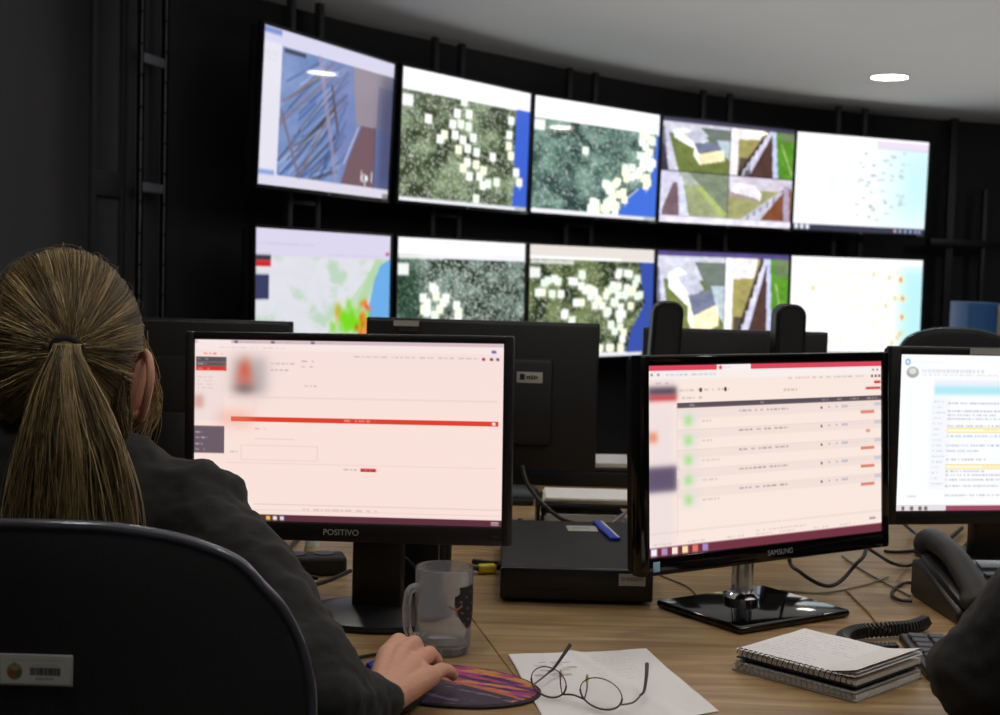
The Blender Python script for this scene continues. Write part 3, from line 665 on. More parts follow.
# left: form on screen
a = at(350,341.6,y=1.905)
t, P, Mx = mon('wide black monitor showing a pale pink web form, right of the blonde head',a,-.09,.035,.425,.247,(.0135,.0135,.011,.026),pic_form(),1.0,base_off=(.035,.075),rollp=.017)
text('POSITIVO',.0115,K['label'],t,(0,0,0)).matrix_local = Mx @ Matrix.Translation((-.006,-.0078,-.013)) @ Matrix.Rotation(PI/2,4,'X')
small(MB().box((.205,-.0075,-.013),(.012,.001,.003)).box((.205,-.0075,-.019),(.009,.001,.002)),'button_marks',K['steel'],t,Mx)
MB().box((0,.0,(P.z+.09)/2+.004),(.072,.035,P.z+.08),rot=(.0,0,0),bev=.008).done('neck',K['blk'],t)
MB().lathe([(0,.0),(.098,.0),(.102,.004),(.1,.010),(.07,.018),(.03,.022),(0,.022)],n=56).done('base',K['blk'],t,M=Matrix.Translation((0,.0,0))@Matrix.Diagonal((1.08,.92,1,1)))
# middle: list on screen, clear round neck, square glossy foot
W,H,tilt,yaw = .476,.268,.0608,.5893
tl = Vector((.2046,1.9523,CAM.z-.1291)); a = tl+Vector((math.cos(yaw),math.sin(yaw),0))*W/2
t, P, Mx = mon('glossy black monitor showing a list with five green dots, angled to the left',a,yaw,tilt,W,H,(.017,.015,.015,.026),pic_list(),1.0,base_off=(-.025,.0113),glossy=True)
text('SAMSUNG',.0115,K['silver'],t,(0,0,0)).matrix_local = Mx @ Matrix.Translation((.012,-.0078,-.013)) @ Matrix.Rotation(PI/2,4,'X')
small(MB().box((-W/2+.010,-.0078,-.013),(.012,.0012,.014),bev=.0004),'energy_sticker',mat('pale_blue_sticker',(150,200,225),.5),t,Mx)
acr = mat('clear_acrylic',(235,240,245),.05,Transmission_Weight=.75,IOR=1.46)
MB().cyl((0,.02,.014),(0,.02,P.z+.03),.0165,n=32).done('neck',acr,t)
MB().cyl((0,.02,.014),(0,.02,P.z+.03),.007,n=20).lathe([(0,.012),(.027,.012),(.027,.02),(.021,.026),(.0175,.028),(0,.028)],c=(0,.02,0)).done('neck_core',K['chrome'],t)
m = MB(); m.box((0,-.004,.0065),(.222,.182,.011),bev=.0045,seg=3); m.done('foot',K['gloss'],t)
# right: document page
a = at(900.6,354.3,y=2.39); yaw = .20; a = a+Vector((math.cos(yaw),math.sin(yaw),0))*.238
t, P, Mx = mon('black monitor cut off by the right edge showing a white document page',a,yaw,.02,.476,.268,(.02,.02,.014,.024),pic_page(),1.03,base_off=(0,.05))
small(MB().box((-.035,-.0075,.268+.0075),(.155,.001,.011)),'label_sticker',K['label'],t,Mx)
MB().box((0,0,(P.z+.08)/2+.002),(.13,.03,P.z+.07),bev=.006).done('neck',K['blk'],t)
MB().box((0,-.01,.008),(.26,.19,.016),bev=.006).done('base',K['blk'],t)
# monitors seen from behind
def rear(label, cx_px, y, wid, hh, ztop, yaw, marks=()):
    c_ = at(cx_px,330,y=y); t = thing('computer_monitor',label,'monitor',(c_.x,y,DZ),yaw+PI)
    W, H = wid-.03, hh-.035
    p = Pic(12,8,(150,165,185)); P = Vector((0,-.05,ztop-DZ-H-.012))
    Mx = panel(t,P,.02,W,H,(.015,.015,.012,.023),p,.5)
    MB().box((0,.0,(P.z+.1)/2+.003),(.07,.03,P.z+.09),bev=.006).done('neck',K['blkm'],t)
    MB().box((0,-.01,.008),(.25,.19,.016),bev=.006).done('base',K['blk'],t)
    for (x,z,w,h,yy,mt) in marks: 
        MB().box((-x,yy,z-DZ),(w,.001,h)).done('label_sticker',mt,t)
    return t
mk = mat('black_ink',(30,30,30),.6)
tA = rear('back of a black monitor with silver labels, behind the pink-form monitor',482,3.04,.512,.325,1.127,-.04,
     [(-.165,1.117,.055,.012,.0012,K['label']),(-.16,1.103,.04,.008,.0012,K['steel'])])
c_ = at(529,379,y=2.97); 
MB().box((-(c_.x-tA.location.x)-.003,.0063,c_.z-DZ),(.056,.0012,.026),bev=.0004).done('inventory_sticker',K['label'],tA)
m = MB()
m.box((-(c_.x-tA.location.x)+.013,.0072,c_.z-DZ),(.011,.001,.013)); 
for k in range(5): m.box((-(c_.x-tA.location.x)-.019+k*.0052,.0072,c_.z-DZ-.001),(.0036,.001,.010-abs(k-2)*.002))
m.done('barcode_print',mk,tA)
rear('back of a black monitor between the blonde head and the pale pink screen',172,3.02,.51,.32,1.113,-.0)
rear('back of a low dark monitor between two tall rounded speakers',738,3.5,.465,.30,1.104,.0)
# two slim upright speakers
for lab,px,py,lean in (('tall slim rounded black speaker left of the small dark monitor back',668,301,.05),('tall slim rounded black speaker right of the small dark monitor back',789,304,.0)):
    p = at(px,py,y=3.28); h = p.z-DZ
    t = thing('desk_speaker',lab,'speaker',(p.x,3.28,DZ)); t['group'] = 'pair of slim speakers on the back desk'
    def slab(w,d,y0,z0,z1,r=.028):
        m = MB(); n = 10; pts = [(-w/2,z0),(w/2,z0)]+[(w/2-r+r*math.cos(q),z1-r+r*math.sin(q)) for q in np.linspace(0,PI/2,n)]+[(-w/2+r+r*math.cos(q),z1-r+r*math.sin(q)) for q in np.linspace(PI/2,PI,n)]
        m.prism(pts,-d/2,d/2); return m
    sh = Matrix.Translation((0,0,0)) @ Matrix(((1,0,lean,-lean*h),(0,1,0,0),(0,0,1,0),(0,0,0,1))) @ Matrix.Rotation(PI/2,4,'X')
    slab(.070,.07,0,.012,h).done('cabinet',K['blk'],t,M=sh,bevel=.004)
    slab(.052,.006,0,.04,h-.012,.022).done('grille',K['fabric'],t,M=Matrix.Translation((0,-.037,0))@sh)
    MB().box((-lean*h,0,.006),(.10,.11,.012),bev=.004).done('base',K['blk'],t)

# ------------------------------------------------------------------ desktop computer case
p = at(503,603,z=DZ); q = at(650,603,z=DZ)
t = thing('computer_case','flat black computer case lying on the desk right of the mug','computer case',((p.x+q.x)/2-.002,2.085,DZ),.0)
w = .228; MB().box((0,.205,.030),(w,.40,.046),bev=.003).done('case_body',K['blkm'],t)
MB().box((0,.003,.030),(w+.002,.014,.048),bev=.003).done('front_panel',K['blk'],t)
m = MB()
for sx in (-1,1):
    for sy in (.03,.37): m = MB(); m.cyl((sx*.09,sy,0),(sx*.09,sy,.008),.009); m.done('rubber_foot',K['cable'],t)
MB().box((.083,-.0045,.040),(.040,.001,.018)).done('inventory_sticker',K['label'],t)
text('SN0000H',.0085,mk,t,(.083,-.0052,.041),name='sticker_print')
MB().box((-.05,-.0045,.022),(.07,.001,.004)).done('drive_slot',K['gloss'],t)
tg = thing('paper_label','small pale paper slip lying on top of the black computer case','paper slip',(*at(582,529,z=DZ+.053).xy,DZ+.0532),.05)
MB().box((0,0,.0005),(.052,.05,.0008)).done('slip',K['label'],tg); MB().box((.0,.004,.0011),(.03,.004,.0003)).done('print',K['rail'],tg)
b0, b1 = at(601,523,z=DZ+.055), at(619,540,z=DZ+.055)
t = thing('ruler','blue plastic strip lying at the right edge of the black computer case','ruler',((b0.x+b1.x)/2-.006,(b0.y+b1.y)/2,DZ+.0535),math.atan2(b1.y-b0.y,b1.x-b0.x))
MB().box((0,0,.003),((b1-b0).length,.018,.005),bev=.001).done('strip',K['blue'],t); MB().box((0,.006,.0058),((b1-b0).length*.96,.003,.0005)).done('edge_marks',K['white'],t)

# ------------------------------------------------------------------ paper tray and paper stacks
def sheets(name, label, cat, loc, w, d, n, rotz, mt=None, group=None):
    t = thing(name,label,cat,loc,rotz,group); r = random.Random(int(loc[0]*1000))
    m = MB()
    for k in range(n):
        m.box((r.uniform(-.003,.003),r.uniform(-.003,.003),.001+k*.0021),(w,d,.002),rot=(0,0,r.uniform(-.02,.02)))
    m.sm = False; o = m.done('loose_sheets',mt or K['paper2'],t); o['kind'] = 'stuff'
    MB().box((0.002,.001,.001+n*.0021),(w,d,.0012),rot=(0,0,.015)).done('top_sheet',K['paper'],t)
    return t
pt = at(540,496,y=2.64); x0 = pt.x
t = thing('letter_tray','black two-shelf letter tray holding papers behind the computer case','letter tray',(x0+.115,2.715,DZ))
tz = pt.z-DZ-.012
for z,nm in ((.006,'lower_shelf'),(tz-.006,'upper_shelf')): MB().box((0,0,z),(.24,.14,.006),bev=.002).done(nm,K['blk'],t)
for sx in (-1,1): MB().box((sx*.117,0,tz/2+.004),(.006,.13,tz),bev=.002).done('side_panel',K['blk'],t)
sheets('paper_stack','white paper stack on the top shelf of the letter tray','papers',(x0+.115,2.715,DZ+tz-.0026),.21,.125,4,-.02)
sheets('paper_stack','greyish papers inside the lower shelf of the letter tray','papers',(x0+.085,2.715,DZ+.0092),.15,.12,12,.03,K['label'])
pb = at(600,468,y=3.24); xl, xr = at(507,470,y=3.24).x, at(638,470,y=3.24).x; bz = pb.z-DZ-.008
t = thing('storage_box','low long black box behind the letter tray, papers on its right end','box',((xl+xr)/2,3.33,DZ))
MB().box((0,0,bz/2),(xr-xl,.18,bz),bev=.004).done('box_body',K['blk'],t); MB().box((0,0,bz+.004),(xr-xl+.006,.186,.008),bev=.002).done('lid',K['blkm'],t)
sheets('paper_stack','small pile of papers on the low long black box','papers',(xr-.055,3.33,DZ+bz+.0085),.10,.16,4,.1)
# mouse by the tray, cream bottle, modem
def mouse(label, loc, rz, mt):
    t = thing('computer_mouse',label,'mouse',loc,rz)
    m = MB(); m.ball((0,0,.004),(.028,.050,.022),u=28,v=18)
    bmesh.ops.bisect_plane(m.bm,geom=m.bm.verts[:]+m.bm.edges[:]+m.bm.faces[:],plane_co=(0,0,.0005),plane_no=(0,0,-1),clear_outer=True)
    bmesh.ops.holes_fill(m.bm,edges=[e for e in m.bm.edges if e.is_boundary]); m.done('shell',mt,t)
    MB().cyl((-.003,.03,.0205),(.003,.03,.0205),.007,n=16).done('scroll_wheel',K['cable'],t)
    return t
mouse('dark brown computer mouse at the back left of the black case',(*at(527,515,y=2.62).xy,DZ),.4,mat('brown_shell',(70,52,42),.4))
p = at(312,562,z=DZ)
t = thing('small_bottle','small cream bottle with a pale cap behind the left monitor','bottle',(p.x,p.y,DZ))
MB().lathe([(0,0),(.013,0),(.014,.003),(.014,.024),(.012,.028),(0,.028)],n=24).done('bottle_body',K['cream'],t)
MB().lathe([(0,.028),(.013,.028),(.013,.042),(.011,.044),(0,.044)],n=24).done('cap',K['white'],t)
t = thing('modem','small upright black modem behind the foot of the left monitor','modem',(-.105,2.12,DZ),-.1)
MB().box((0,0,.052),(.075,.05,.104),bev=.008,seg=3).done('casing',K['blk'],t)
MB().box((.024,-.0255,.06),(.002,.001,.07)).done('seam_strip',K['rail'],t)
for k in range(3): MB().cyl((-.02+k*.01,-.0245,.018),(-.02+k*.01,-.026,.018),.0014,n=10).done('status_light',K['silver'],t)

# ------------------------------------------------------------------ cables (each one a thing)
def cable(label, pts, r=.0028, m=None, name='cable', closed=False):
    o = MB().tube([Vector(p) for p in pts],r,n=8,smooth=6).done(name,m or K['cable']); return tag(o,label,'cable')
dk = lambda x,y,h=.0035: at(x,y,z=DZ+h)
cable('black cable hanging in a deep loop below the right end of the list monitor',[(.48,2.24,.90),at(789,556,y=2.26),at(800,572,y=2.22),at(822,585,y=2.2),at(838,583,y=2.2),at(855,565,y=2.22),at(866,548,y=2.26),(.62,2.36,.87)],.0032)
cable('black cable running from the list monitor down to the desk phone',[at(868,548,y=2.36),at(880,556,y=2.33),at(892,563,y=2.3),dk(905,566,.006),dk(918,563,.01)],.003)
cable('black cable arching on the desk left of the phone',[dk(914,583),dk(905,583),dk(895,588),dk(892,595),dk(900,600),dk(912,601)],.0026)
cable('long black cable running level under the white document monitor',[dk(884,551),dk(896,552),dk(912,551),dk(925,549),dk(940,546)],.003)
cable('thick black cable under the right monitor, leaning right',[dk(962,528,.012),dk(955,534,.010),dk(947,541,.006),dk(938,546,.004)],.004)
cable('blue-grey network cable under the right monitor',[at(900,520,y=2.6),dk(912,531,.012),dk(925,538,.014),dk(940,539,.012),dk(952,541,.018)],.003,mat('blue_grey_cable',(92,110,150),.5))
cable('black cable hooked beside the neck of the right monitor',[dk(982,536),dk(970,541),dk(962,549),dk(960,558),dk(974,556),dk(985,552)],.003)
cable('thin grey cable crossing the desk behind the notebooks',[dk(842,556,.0025),dk(862,570,.0025),dk(885,583,.0025),dk(910,596,.0025)],.0016,K['graycable'])
cable('faint tan wire lying across the desk behind the notebooks',[dk(846,590,.002),dk(858,602,.002),dk(870,614,.002),dk(880,628,.002)],.0014,mat('tan_cable',(150,118,84),.6))
cable('thin pale cable curving over the desk right of the list monitor foot',[dk(780,590,.002),dk(820,593,.002),dk(860,586,.002),dk(888,577,.002)],.0016,mat('pale_cable',(150,140,120),.6))
cable('thin dark wire on the desk under the left corner of the list monitor',[dk(655,573,.002),dk(672,580,.002),dk(688,587,.002),dk(697,596,.002)],.0014,K['graycable'])
cable('black cord curving at the foot of the pink-form monitor',[dk(305,606,.004),dk(312,622,.004),dk(326,640,.004),dk(345,648,.004),dk(338,654,.004),dk(318,652,.004)],.0026)
cable('long thin black cord on the desk behind the typing hand',[dk(345,661),dk(365,656),dk(385,653),dk(405,650),dk(418,640)],.0022)
cable('glossy black cable arched in front of the modem',[at(394,553,y=2.083),at(404,557,y=2.082),at(414,567,y=2.081),at(422,580,y=2.08),dk(428,592,.008),dk(440,600)],.0026)
for k,(lab,pp) in enumerate((('black cable rising behind the shoulder at the left monitor',[(268,572),(283,556),(292,545),(300,535)]),('black cable tangled behind the shoulder, middle of three',[(272,590),(292,578),(305,566),(316,552)]),
      ('black cable low in the tangle behind the shoulder',[(296,596),(312,586),(330,580),(350,571)]),('black cable leaning left in the tangle behind the shoulder',[(280,545),(290,560),(300,574),(318,578)]))):
    cable(lab,[at(x,y,z=DZ+.004+.009*k+.008*(1-i/3)) for i,(x,y) in enumerate(pp)],.0035)
cable('black cable hanging between the pink-form monitor and the computer case',[at(522,466,y=2.63),at(528,485,y=2.61),at(542,503,y=2.59),at(560,518,y=2.56),at(575,524,y=2.53)],.004)
cable('curved silver tipped cord right of the blue strip',[at(612,523,y=2.62),at(622,515,y=2.64),at(632,509,y=2.66)],.003,K['rail'])
p = dk(305,572,.004); t = thing('power_strip','dark power strip lying among the cables behind the left monitor','power strip',(p.x-.01,p.y,DZ),.25)
MB().box((0,0,.017),(.15,.05,.032),bev=.008,seg=3).done('strip_housing',K['blkm'],t)
for k in range(3): MB().cyl((-.05+k*.045,0,.0325),(-.05+k*.045,0,.0345),.017,n=24).done('outlet',K['blk'],t)
# yellow plug with lead behind the mug
p = dk(487,569,.008); t = thing('cable_plug','yellow plug on a black lead behind the mug','plug',(p.x,p.y,DZ),.3)
MB().box((0,0,.009),(.030,.018,.015),bev=.004,seg=3).done('plug_body',K['yellow'],t); MB().tube([(-.014,0,.009),(-.04,.01,.012),(-.06,.04,.006),(-.04,.07,.004)],.004,smooth=5).done('lead',K['cable'],t); MB().tube([(.014,0,.009),(.03,.015,.012),(.02,.05,.006),(.0,.08,.004)],.005,smooth=5).done('lead',K['cable'],t)

# ------------------------------------------------------------------ glass mug
def grid_decal(name, fn, col, nu, nv, mt, parent):
    """surface patch fn(u,v) coloured by col(u,v) (sRGB or None to leave out)"""
    vs_, cs, idx, fs = [], [], {}, []
    for j in range(nv+1):
        for i in range(nu+1):
            u, v = i/nu, j/nv; c_ = col(u,v); idx[i,j] = len(vs_); vs_.append(fn(u,v)); cs.append(c_)
    for j in range(nv):
        for i in range(nu):
            q = [idx[i,j],idx[i+1,j],idx[i+1,j+1],idx[i,j+1]]
            if all(cs[k] is not None for k in q): fs.append(q)
    used = sorted({k for f in fs for k in f}); mp = {k:n for n,k in enumerate(used)}
    me = bpy.data.meshes.new(name); me.from_pydata([vs_[k] for k in used],[],[[mp[k] for k in f] for f in fs])
    ca_ = me.color_attributes.new('col','FLOAT_COLOR','POINT')
    ca_.data.foreach_set('color',[x for k in used for x in (*lin(cs[k]),1)]); me.materials.append(mt)
    o = bpy.data.objects.new(name,me); COL.objects.link(o); o.parent = parent; return o
glass = mat('clear_glass',(238,242,246),.06,spec=.5,var=.01,Transmission_Weight=.86,IOR=1.40)
lensg = mat('lens_glass',(250,250,250),.02,spec=.5,var=.01,Transmission_Weight=1,IOR=1.2)
mx_, my_ = -.0645, 1.803
t = thing('glass_mug','clear glass beer mug with a black emblem beside the typing hand','mug',(mx_,my_,DZ))
MB().lathe([(0,.003),(.026,.001),(.031,.0),(.0355,.004),(.037,.012),(.0375,.06),(.038,.108),(.0375,.112),(.0362,.113),(.0350,.110),(.0345,.06),(.033,.022),(.029,.016),(.015,.0135),(0,.013)],n=64).done('glass_body',glass,t)
MB().tube([(-.030,-.020,.088),(-.037,-.026,.090),(-.044,-.031,.083),(-.046,-.032,.06),(-.044,-.031,.036),(-.038,-.027,.026),(-.030,-.020,.026)],lambda q:.0055,n=12,smooth=6).done('handle',glass,t)
def shield(u,v):
    x = (u-.5)*2; 
    if abs(x) > (1 if v > .5 else max(0,v/.5)**.6) : return None
    if v > .9-.1*abs(x)**2 and abs(x) > .75: return None
    s_ = abs(math.sin(u*9+v*14)*math.cos(v*11-u*5))
    if s_ > .86: return (96,88,80)
    return (22,22,24)
grid_decal('emblem',lambda u,v:(.0381*math.cos(-1.15+1.25*u),.0381*math.sin(-1.15+1.25*u),.036+v*.056),shield,50,60,K['print'],t)
def eagle(u,v):
    x, y = (u-.5)*2,(v-.5)*2
    if abs(y-abs(x)*.6) < .22 or abs(x+.2*y) < .16 and y < .4: return (150,104,84)
    return None
grid_decal('emblem_figure',lambda u,v:(.0383*math.cos(-1.35+.5*u),.0383*math.sin(-1.35+.5*u),.054+v*.018),eagle,30,26,K['print'],t)

# ------------------------------------------------------------------ mouse pad, mouse, pen
t = thing('mouse_pad','dark oval mouse pad with pink and orange streaks under the hand','mouse pad',(-.055,1.648,DZ),-.32)
A_, B_ = .118, .080
m = MB(); m.lathe([(0,0),(.985,0),(1,.0015),(1,.0035),(.985,.0045),(0,.0045)],n=72); m.done('pad',mat('dark_violet_rubber',(46,36,50),.8),t,M=Matrix.Diagonal((A_,B_,1,1)))
def padcol(u,v):
    x, y = (u-.5)*2,(v-.5)*2
    if x*x+y*y > .93: return None
    n = mnoise.noise(Vector((x*2.2,y*9+x*2,3.3)))+.35*mnoise.noise(Vector((x*7,y*20,1)))
    if y+.5*x > .22 or x > .80:
        if n > .22: return (196,138,62)
        if n > .08: return (184,74,96)
        if n > -.1: return (168,48,118)
        if n > -.22: return (132,66,142)
        return (60,40,70)
    if abs(y+.5*x-.18) < .05: return (190,104,62)
    return (58,46,64) if n < .3 else (110,100,130)
grid_decal('printed_top',lambda u,v:((u-.5)*2*A_,(v-.5)*2*B_,.0048),padcol,150,110,K['print'],t)
mouse('black computer mouse under the typing hand',(-.106,1.572,DZ+.0050),-.15,K['blk'])
p0, p1 = at(367,668,z=DZ+.005), at(384,660,z=DZ+.005); d = (p1-p0).normalized()
t = thing('ballpoint_pen','white pen with a blue cap poking out left of the hand','pen',(p0.x,p0.y,DZ+.0052),math.atan2(d.y,d.x))
MB().cyl((0.003,0,0),(.012,0,0),.0042,.005,n=16).cyl((.012,0,0),(.02,0,0),.005,.0048,n=16).done('cap',K['blue'],t)
MB().cyl((.02,0,0),(.14,0,0),.0043,n=16).cyl((.14,0,0),(.150,0,0),.0043,.001,n=16).done('barrel',K['white'],t)
MB().box((.012,0,.0052),(.026,.0025,.0012)).done('clip',K['blue'],t)

# ------------------------------------------------------------------ white sheet under the glasses
cs_ = [at(508,655,z=DZ),at(646,651,z=DZ),at(719,712,z=DZ),at(556,742,z=DZ)]
t = thing('paper_sheet','creased white paper sheet lying under the folded glasses','paper',((cs_[0]+cs_[2])/2).to_tuple())
o0 = (cs_[0]+cs_[2])/2
def shf(u,v):
    p = (cs_[0]*(1-u)+cs_[1]*u)*(1-v)+(cs_[3]*(1-u)+cs_[2]*u)*v
    lift = .0012+.0018*abs(mnoise.noise(Vector((u*3,v*3,2))))+.004*max(0,u-.8)*max(0,.3-v)*10+.0025*math.exp(-((u-.45-.3*v)/.05)**2)
    return (p.x-o0.x,p.y-o0.y,lift)
rr = random.Random(3)
scr = [(rr.uniform(.12,.38),rr.uniform(.13,.34)) for _ in range(26)]
def shc(u,v):
    for (a_,b_) in scr:
        if abs(u-a_) < .03 and abs(v-b_) < .006: return (184,182,188)
    if abs((v*22)%1-.5) < .12 and .5 < u < .82 and .1 < v < .45 and mnoise.noise(Vector((u*60,int(v*22),5))) > .0: return (214,212,212)
    return (234,233,233)
o = grid_decal('sheet',shf,shc,90,90,attr_mat('printed_paper',None,.9,.2),t)
o.modifiers.new('s','SOLIDIFY').thickness = -.0006
for p_ in o.data.polygons: p_.use_smooth = True

# ------------------------------------------------------------------ glasses, lying upside down
t = thing('eyeglasses','thin metal framed glasses with black ear tips on the white sheet','glasses',(0.088,1.63,DZ))
def gl(x,y,h): q = at(x,y,z=DZ+h); return (q.x-.088,q.y-1.63,h)
wm = mat('bronze_wire',(110,86,66),.3,.8)
hL, hR = gl(531,690,.010), gl(622,711,.010)
bl, br = gl(566,698,.006), gl(580,701,.006)
def lensring(a, b, hgt, name):
    a, b = Vector(a), Vector(b); mid = (a+b)/2; ex = (b-a)/2; ez = Vector((0,.25,1)).normalized()
    pts = [mid+ex*math.cos(q)*1.0+ez*(hgt*.5*(1-math.sin(q)*1.0)-hgt*.10)*1.0 for q in np.linspace(0,2*PI,28,endpoint=False)]
    rim = MB().tube(pts,.0007,n=8,smooth=0,closed=True).done(name,wm,t)
    MB().tube([pts[k] for k in range(0,15)],.0012,n=8,smooth=0).done('brow_bar',wm,rim)
    m = MB(); vs_ = [m.bm.verts.new(p+(mid+ez*hgt*.4-p)*.02) for p in pts]; m.bm.faces.new(vs_)
    r_ = bmesh.ops.extrude_face_region(m.bm,geom=m.bm.faces[:]); bmesh.ops.translate(m.bm,vec=(0,.0008,0),verts=[v for v in r_['geom'] if isinstance(v,bmesh.types.BMVert)])
    m.done('lens',lensg,rim)
    return pts
rp1 = lensring(hL,bl,.034,'rim'); rp2 = lensring(br,hR,.034,'rim')
bl, br, hL, hR = rp1[3], rp2[11], rp1[12], rp2[2]
MB().tube([bl,((Vector(bl)+Vector(br))/2+Vector((0,.001,.002))),br],.0012,smooth=5).done('bridge',wm,t)
for q,dx in ((bl,-.002),(br,.003)):
    nb = MB().tube([q,Vector(q)+Vector((dx,.008,.010)),Vector(q)+Vector((dx,.009,.018))],.0008,smooth=4).done('nose_pad_arm',wm,t)
    MB().ball(Vector(q)+Vector((dx,.010,.021)),(.002,.0035,.006)).done('nose_pad',K['cream'],nb)
for (h_,mid,bend,tip) in ((hL,gl(541,679,.012),gl(554,668,.014),gl(570,645,.034)),(hR,gl(634,702,.012),gl(644,691,.014),gl(647,664,.030))):
    ar = MB().tube([h_,mid,bend],.0011,smooth=5).done('temple',wm,t)
    MB().tube([mid+Vector((0,0,0)) if False else Vector(bend)*.6+Vector(mid)*.4,bend,Vector(bend)*.5+Vector(tip)*.5+Vector((.001,0,.001)),tip],lambda q:.0013+.0012*q,smooth=6).done('ear_tip',K['cable'],ar)

# ------------------------------------------------------------------ two notebooks
A0,B0,C0,D0 = [at(x,y,z=DZ+.026) for x,y in ((744,651),(794,627),(913,656),(865,682))]
ctr = (A0+C0)/2; exn = (D0-A0).normalized(); ang = math.atan2(exn.y,exn.x)
def notebook(label, z, w, d, th, ox, oy, top, cover):
    t = thing('spiral_notebook',label,'notebook',(ctr.x,ctr.y,DZ+z),ang); t['group'] = 'two stacked spiral notebooks'
    MB().box((ox,oy+.002,.0012),(w,d,.0018),bev=.0005).done('back_cover',cover,t)
    MB().box((ox,oy+.003,th/2),(w-.004,d-.004,th-.004),bev=.0006).done('page_block',K['paper'],t)
    nl = 15
    def col(u,v):
        if v < .055 and abs(((u*22)%1)-.5) < .22 and v > .02: return (60,58,56)
        if .12 < v < .92 and abs((v*nl)%1-.5) < .09 and .06 < u < .55+.3*mnoise.noise(Vector((int(v*nl)*3.1,0,0))) and mnoise.noise(Vector((u*70,int(v*nl)*2.3,9))) > -.05: return (176,180,206)
        return (236,234,234)
    def f(u,v): return (ox+(u-.5)*w, oy+(v-.5)*d, th+.0004+.010*max(0,u-.72)**1.3*2.2*max(0,.6+.4*v)+.0008*mnoise.noise(Vector((u*4,v*4,z*90))))
    if top:
        o = grid_decal('top_page',f,col,130,110,bpy.data.materials.get('printed_paper'),t); o.modifiers.new('s','SOLIDIFY').thickness = -.0008
        for k in range(3):
            grid_decal('curled_page',lambda u,v,k=k:(ox+(.62+.38*u-.5)*w+.0015*k,oy+(v-.5)*d*.98,th-.0006*k+(.012-.003*k)*u**1.6),lambda u,v:(232,230,228),16,6,bpy.data.materials.get('printed_paper'),t)
    else: grid_decal('top_page',lambda u,v:(ox+(u-.5)*w,oy+(v-.5)*d,th+.0004),lambda u,v:(150,150,152),8,8,bpy.data.materials.get('printed_paper'),t)
    m = MB(); N = 22; pts = [(ox-w/2+.004+(w-.008)*k/(N*8),oy-d/2+.002+(.0045 if top else .003)*math.cos(2*PI*k/8+PI),th*.5+.002+(th*.5+(.0012 if top else -.001))*math.sin(2*PI*k/8)) for k in range(N*8+1)]
    m.tube(pts,.0006,n=6,smooth=0).done('spiral_wire',K['cable'] if top else K['label'],t)
    return t
W_, D_ = (D0-A0).length, (B0-A0).length
notebook('grey-covered spiral notebook, lower one of the stack beside the keyboard',.0,W_+.006,D_,.011,.0,-.004,False,K['label'])
notebook('white spiral notebook with handwritten lines, upper one of the stack',.0155,W_,D_,.011,.0,.0,True,K['blkm'])

# ------------------------------------------------------------------ keyboard
BLk, FLk = at(897,632,z=DZ+.018), at(928,672,z=DZ+.012)
dy = (BLk-FLk); ang = math.atan2(-dy.x,dy.y)*-1*-1
kx = Vector((math.cos(ang),math.sin(ang),0)); dpt = min(.165,dy.length)
o_ = FLk+kx*.22+Vector((-math.sin(ang),math.cos(ang),0))*dpt/2
t = thing('computer_keyboard','black keyboard partly hidden by the dark sleeve at the right','keyboard',(o_.x,o_.y,DZ),ang)
MB().box((0,0,.010),(.44,dpt,.014),rot=(.03,0,0),bev=.005,seg=3).done('keyboard_frame',K['blk'],t)
for rj in range(6):
    for ci in range(15):
        if rj == 5 and 3 < ci < 9: 
            if ci == 4: MB().box((-.20+.026*6.0+.0,dpt/2-.022-.0225*rj,.0185+.03*(dpt/2-.022-.0225*rj)),(.118,.018,.006),bev=.0015).done('key',K['key'],t)
            continue
        MB().box((-.20+.0265*ci+.0,dpt/2-.022-.0225*rj,.0185+.03*(dpt/2-.022-.0225*rj)),(.0215,.0185,.006),bev=.0015,seg=1).done('key',K['key'],t)

# ------------------------------------------------------------------ desk phone
t = thing('desk_phone','black desk phone with its handset, in front of the right monitor','telephone',(.765,2.12,DZ),.06)
m = MB(); m.prism([(-.10,0),(.10,0),(.10,.058),(.07,.062),(-.10,.022)],-.095,.095)
m.done('phone_body',K['blk'],t,M=Matrix(((0,0,1,0),(1,0,0,0),(0,1,0,0),(0,0,0,1))),bevel=.006)
sl = math.atan2(.040,.17); R_ = Matrix.Rotation(sl,4,'X')
for rj in range(4):
    for ci in range(3):
        y_ = -.055+rj*.024; MB().box((0,0,0),(.017,.012,.005),bev=.0015).done('key',K['key'],t,M=Matrix.Translation((.0+ci*.023,y_,.0238+(y_+.10)*.235)) @ R_)
MB().box((0,0,0),(.07,.026,.003),bev=.001).done('phone_display',mat('grey_green_lcd',(96,104,110),.2),t,M=Matrix.Translation((.03,.052,.0600)) @ R_)
text('- - - -',.012,K['silver'],t,(0,0,0),name='display_digits').matrix_local = Matrix.Translation((.03,.052,.0622)) @ R_
hs = MB(); pts = [(-.062,.112,.084),(-.062,.07,.088),(-.062,.0,.079),(-.062,-.07,.053),(-.062,-.115,.032)]
hs.tube(pts,lambda q:.0165+.006*abs(2*q-1)**2,n=16,smooth=6); hs.ball((-.062,.098,.080),(.025,.028,.019)); hs.ball((-.062,-.098,.036),(.025,.028,.018))
hd = hs.done('handset',K['blkm'],t,M=Matrix.Translation((-.062,0,0))@Matrix.Diagonal((1.22,1,1,1))@Matrix.Translation((.062,0,0))); bake(hd,[remesh(.004),smooth(4)])
MB().box((-.062,.0,.036),(.056,.17,.04),rot=(sl,0,0),bev=.01).done('cradle',K['blk'],t)
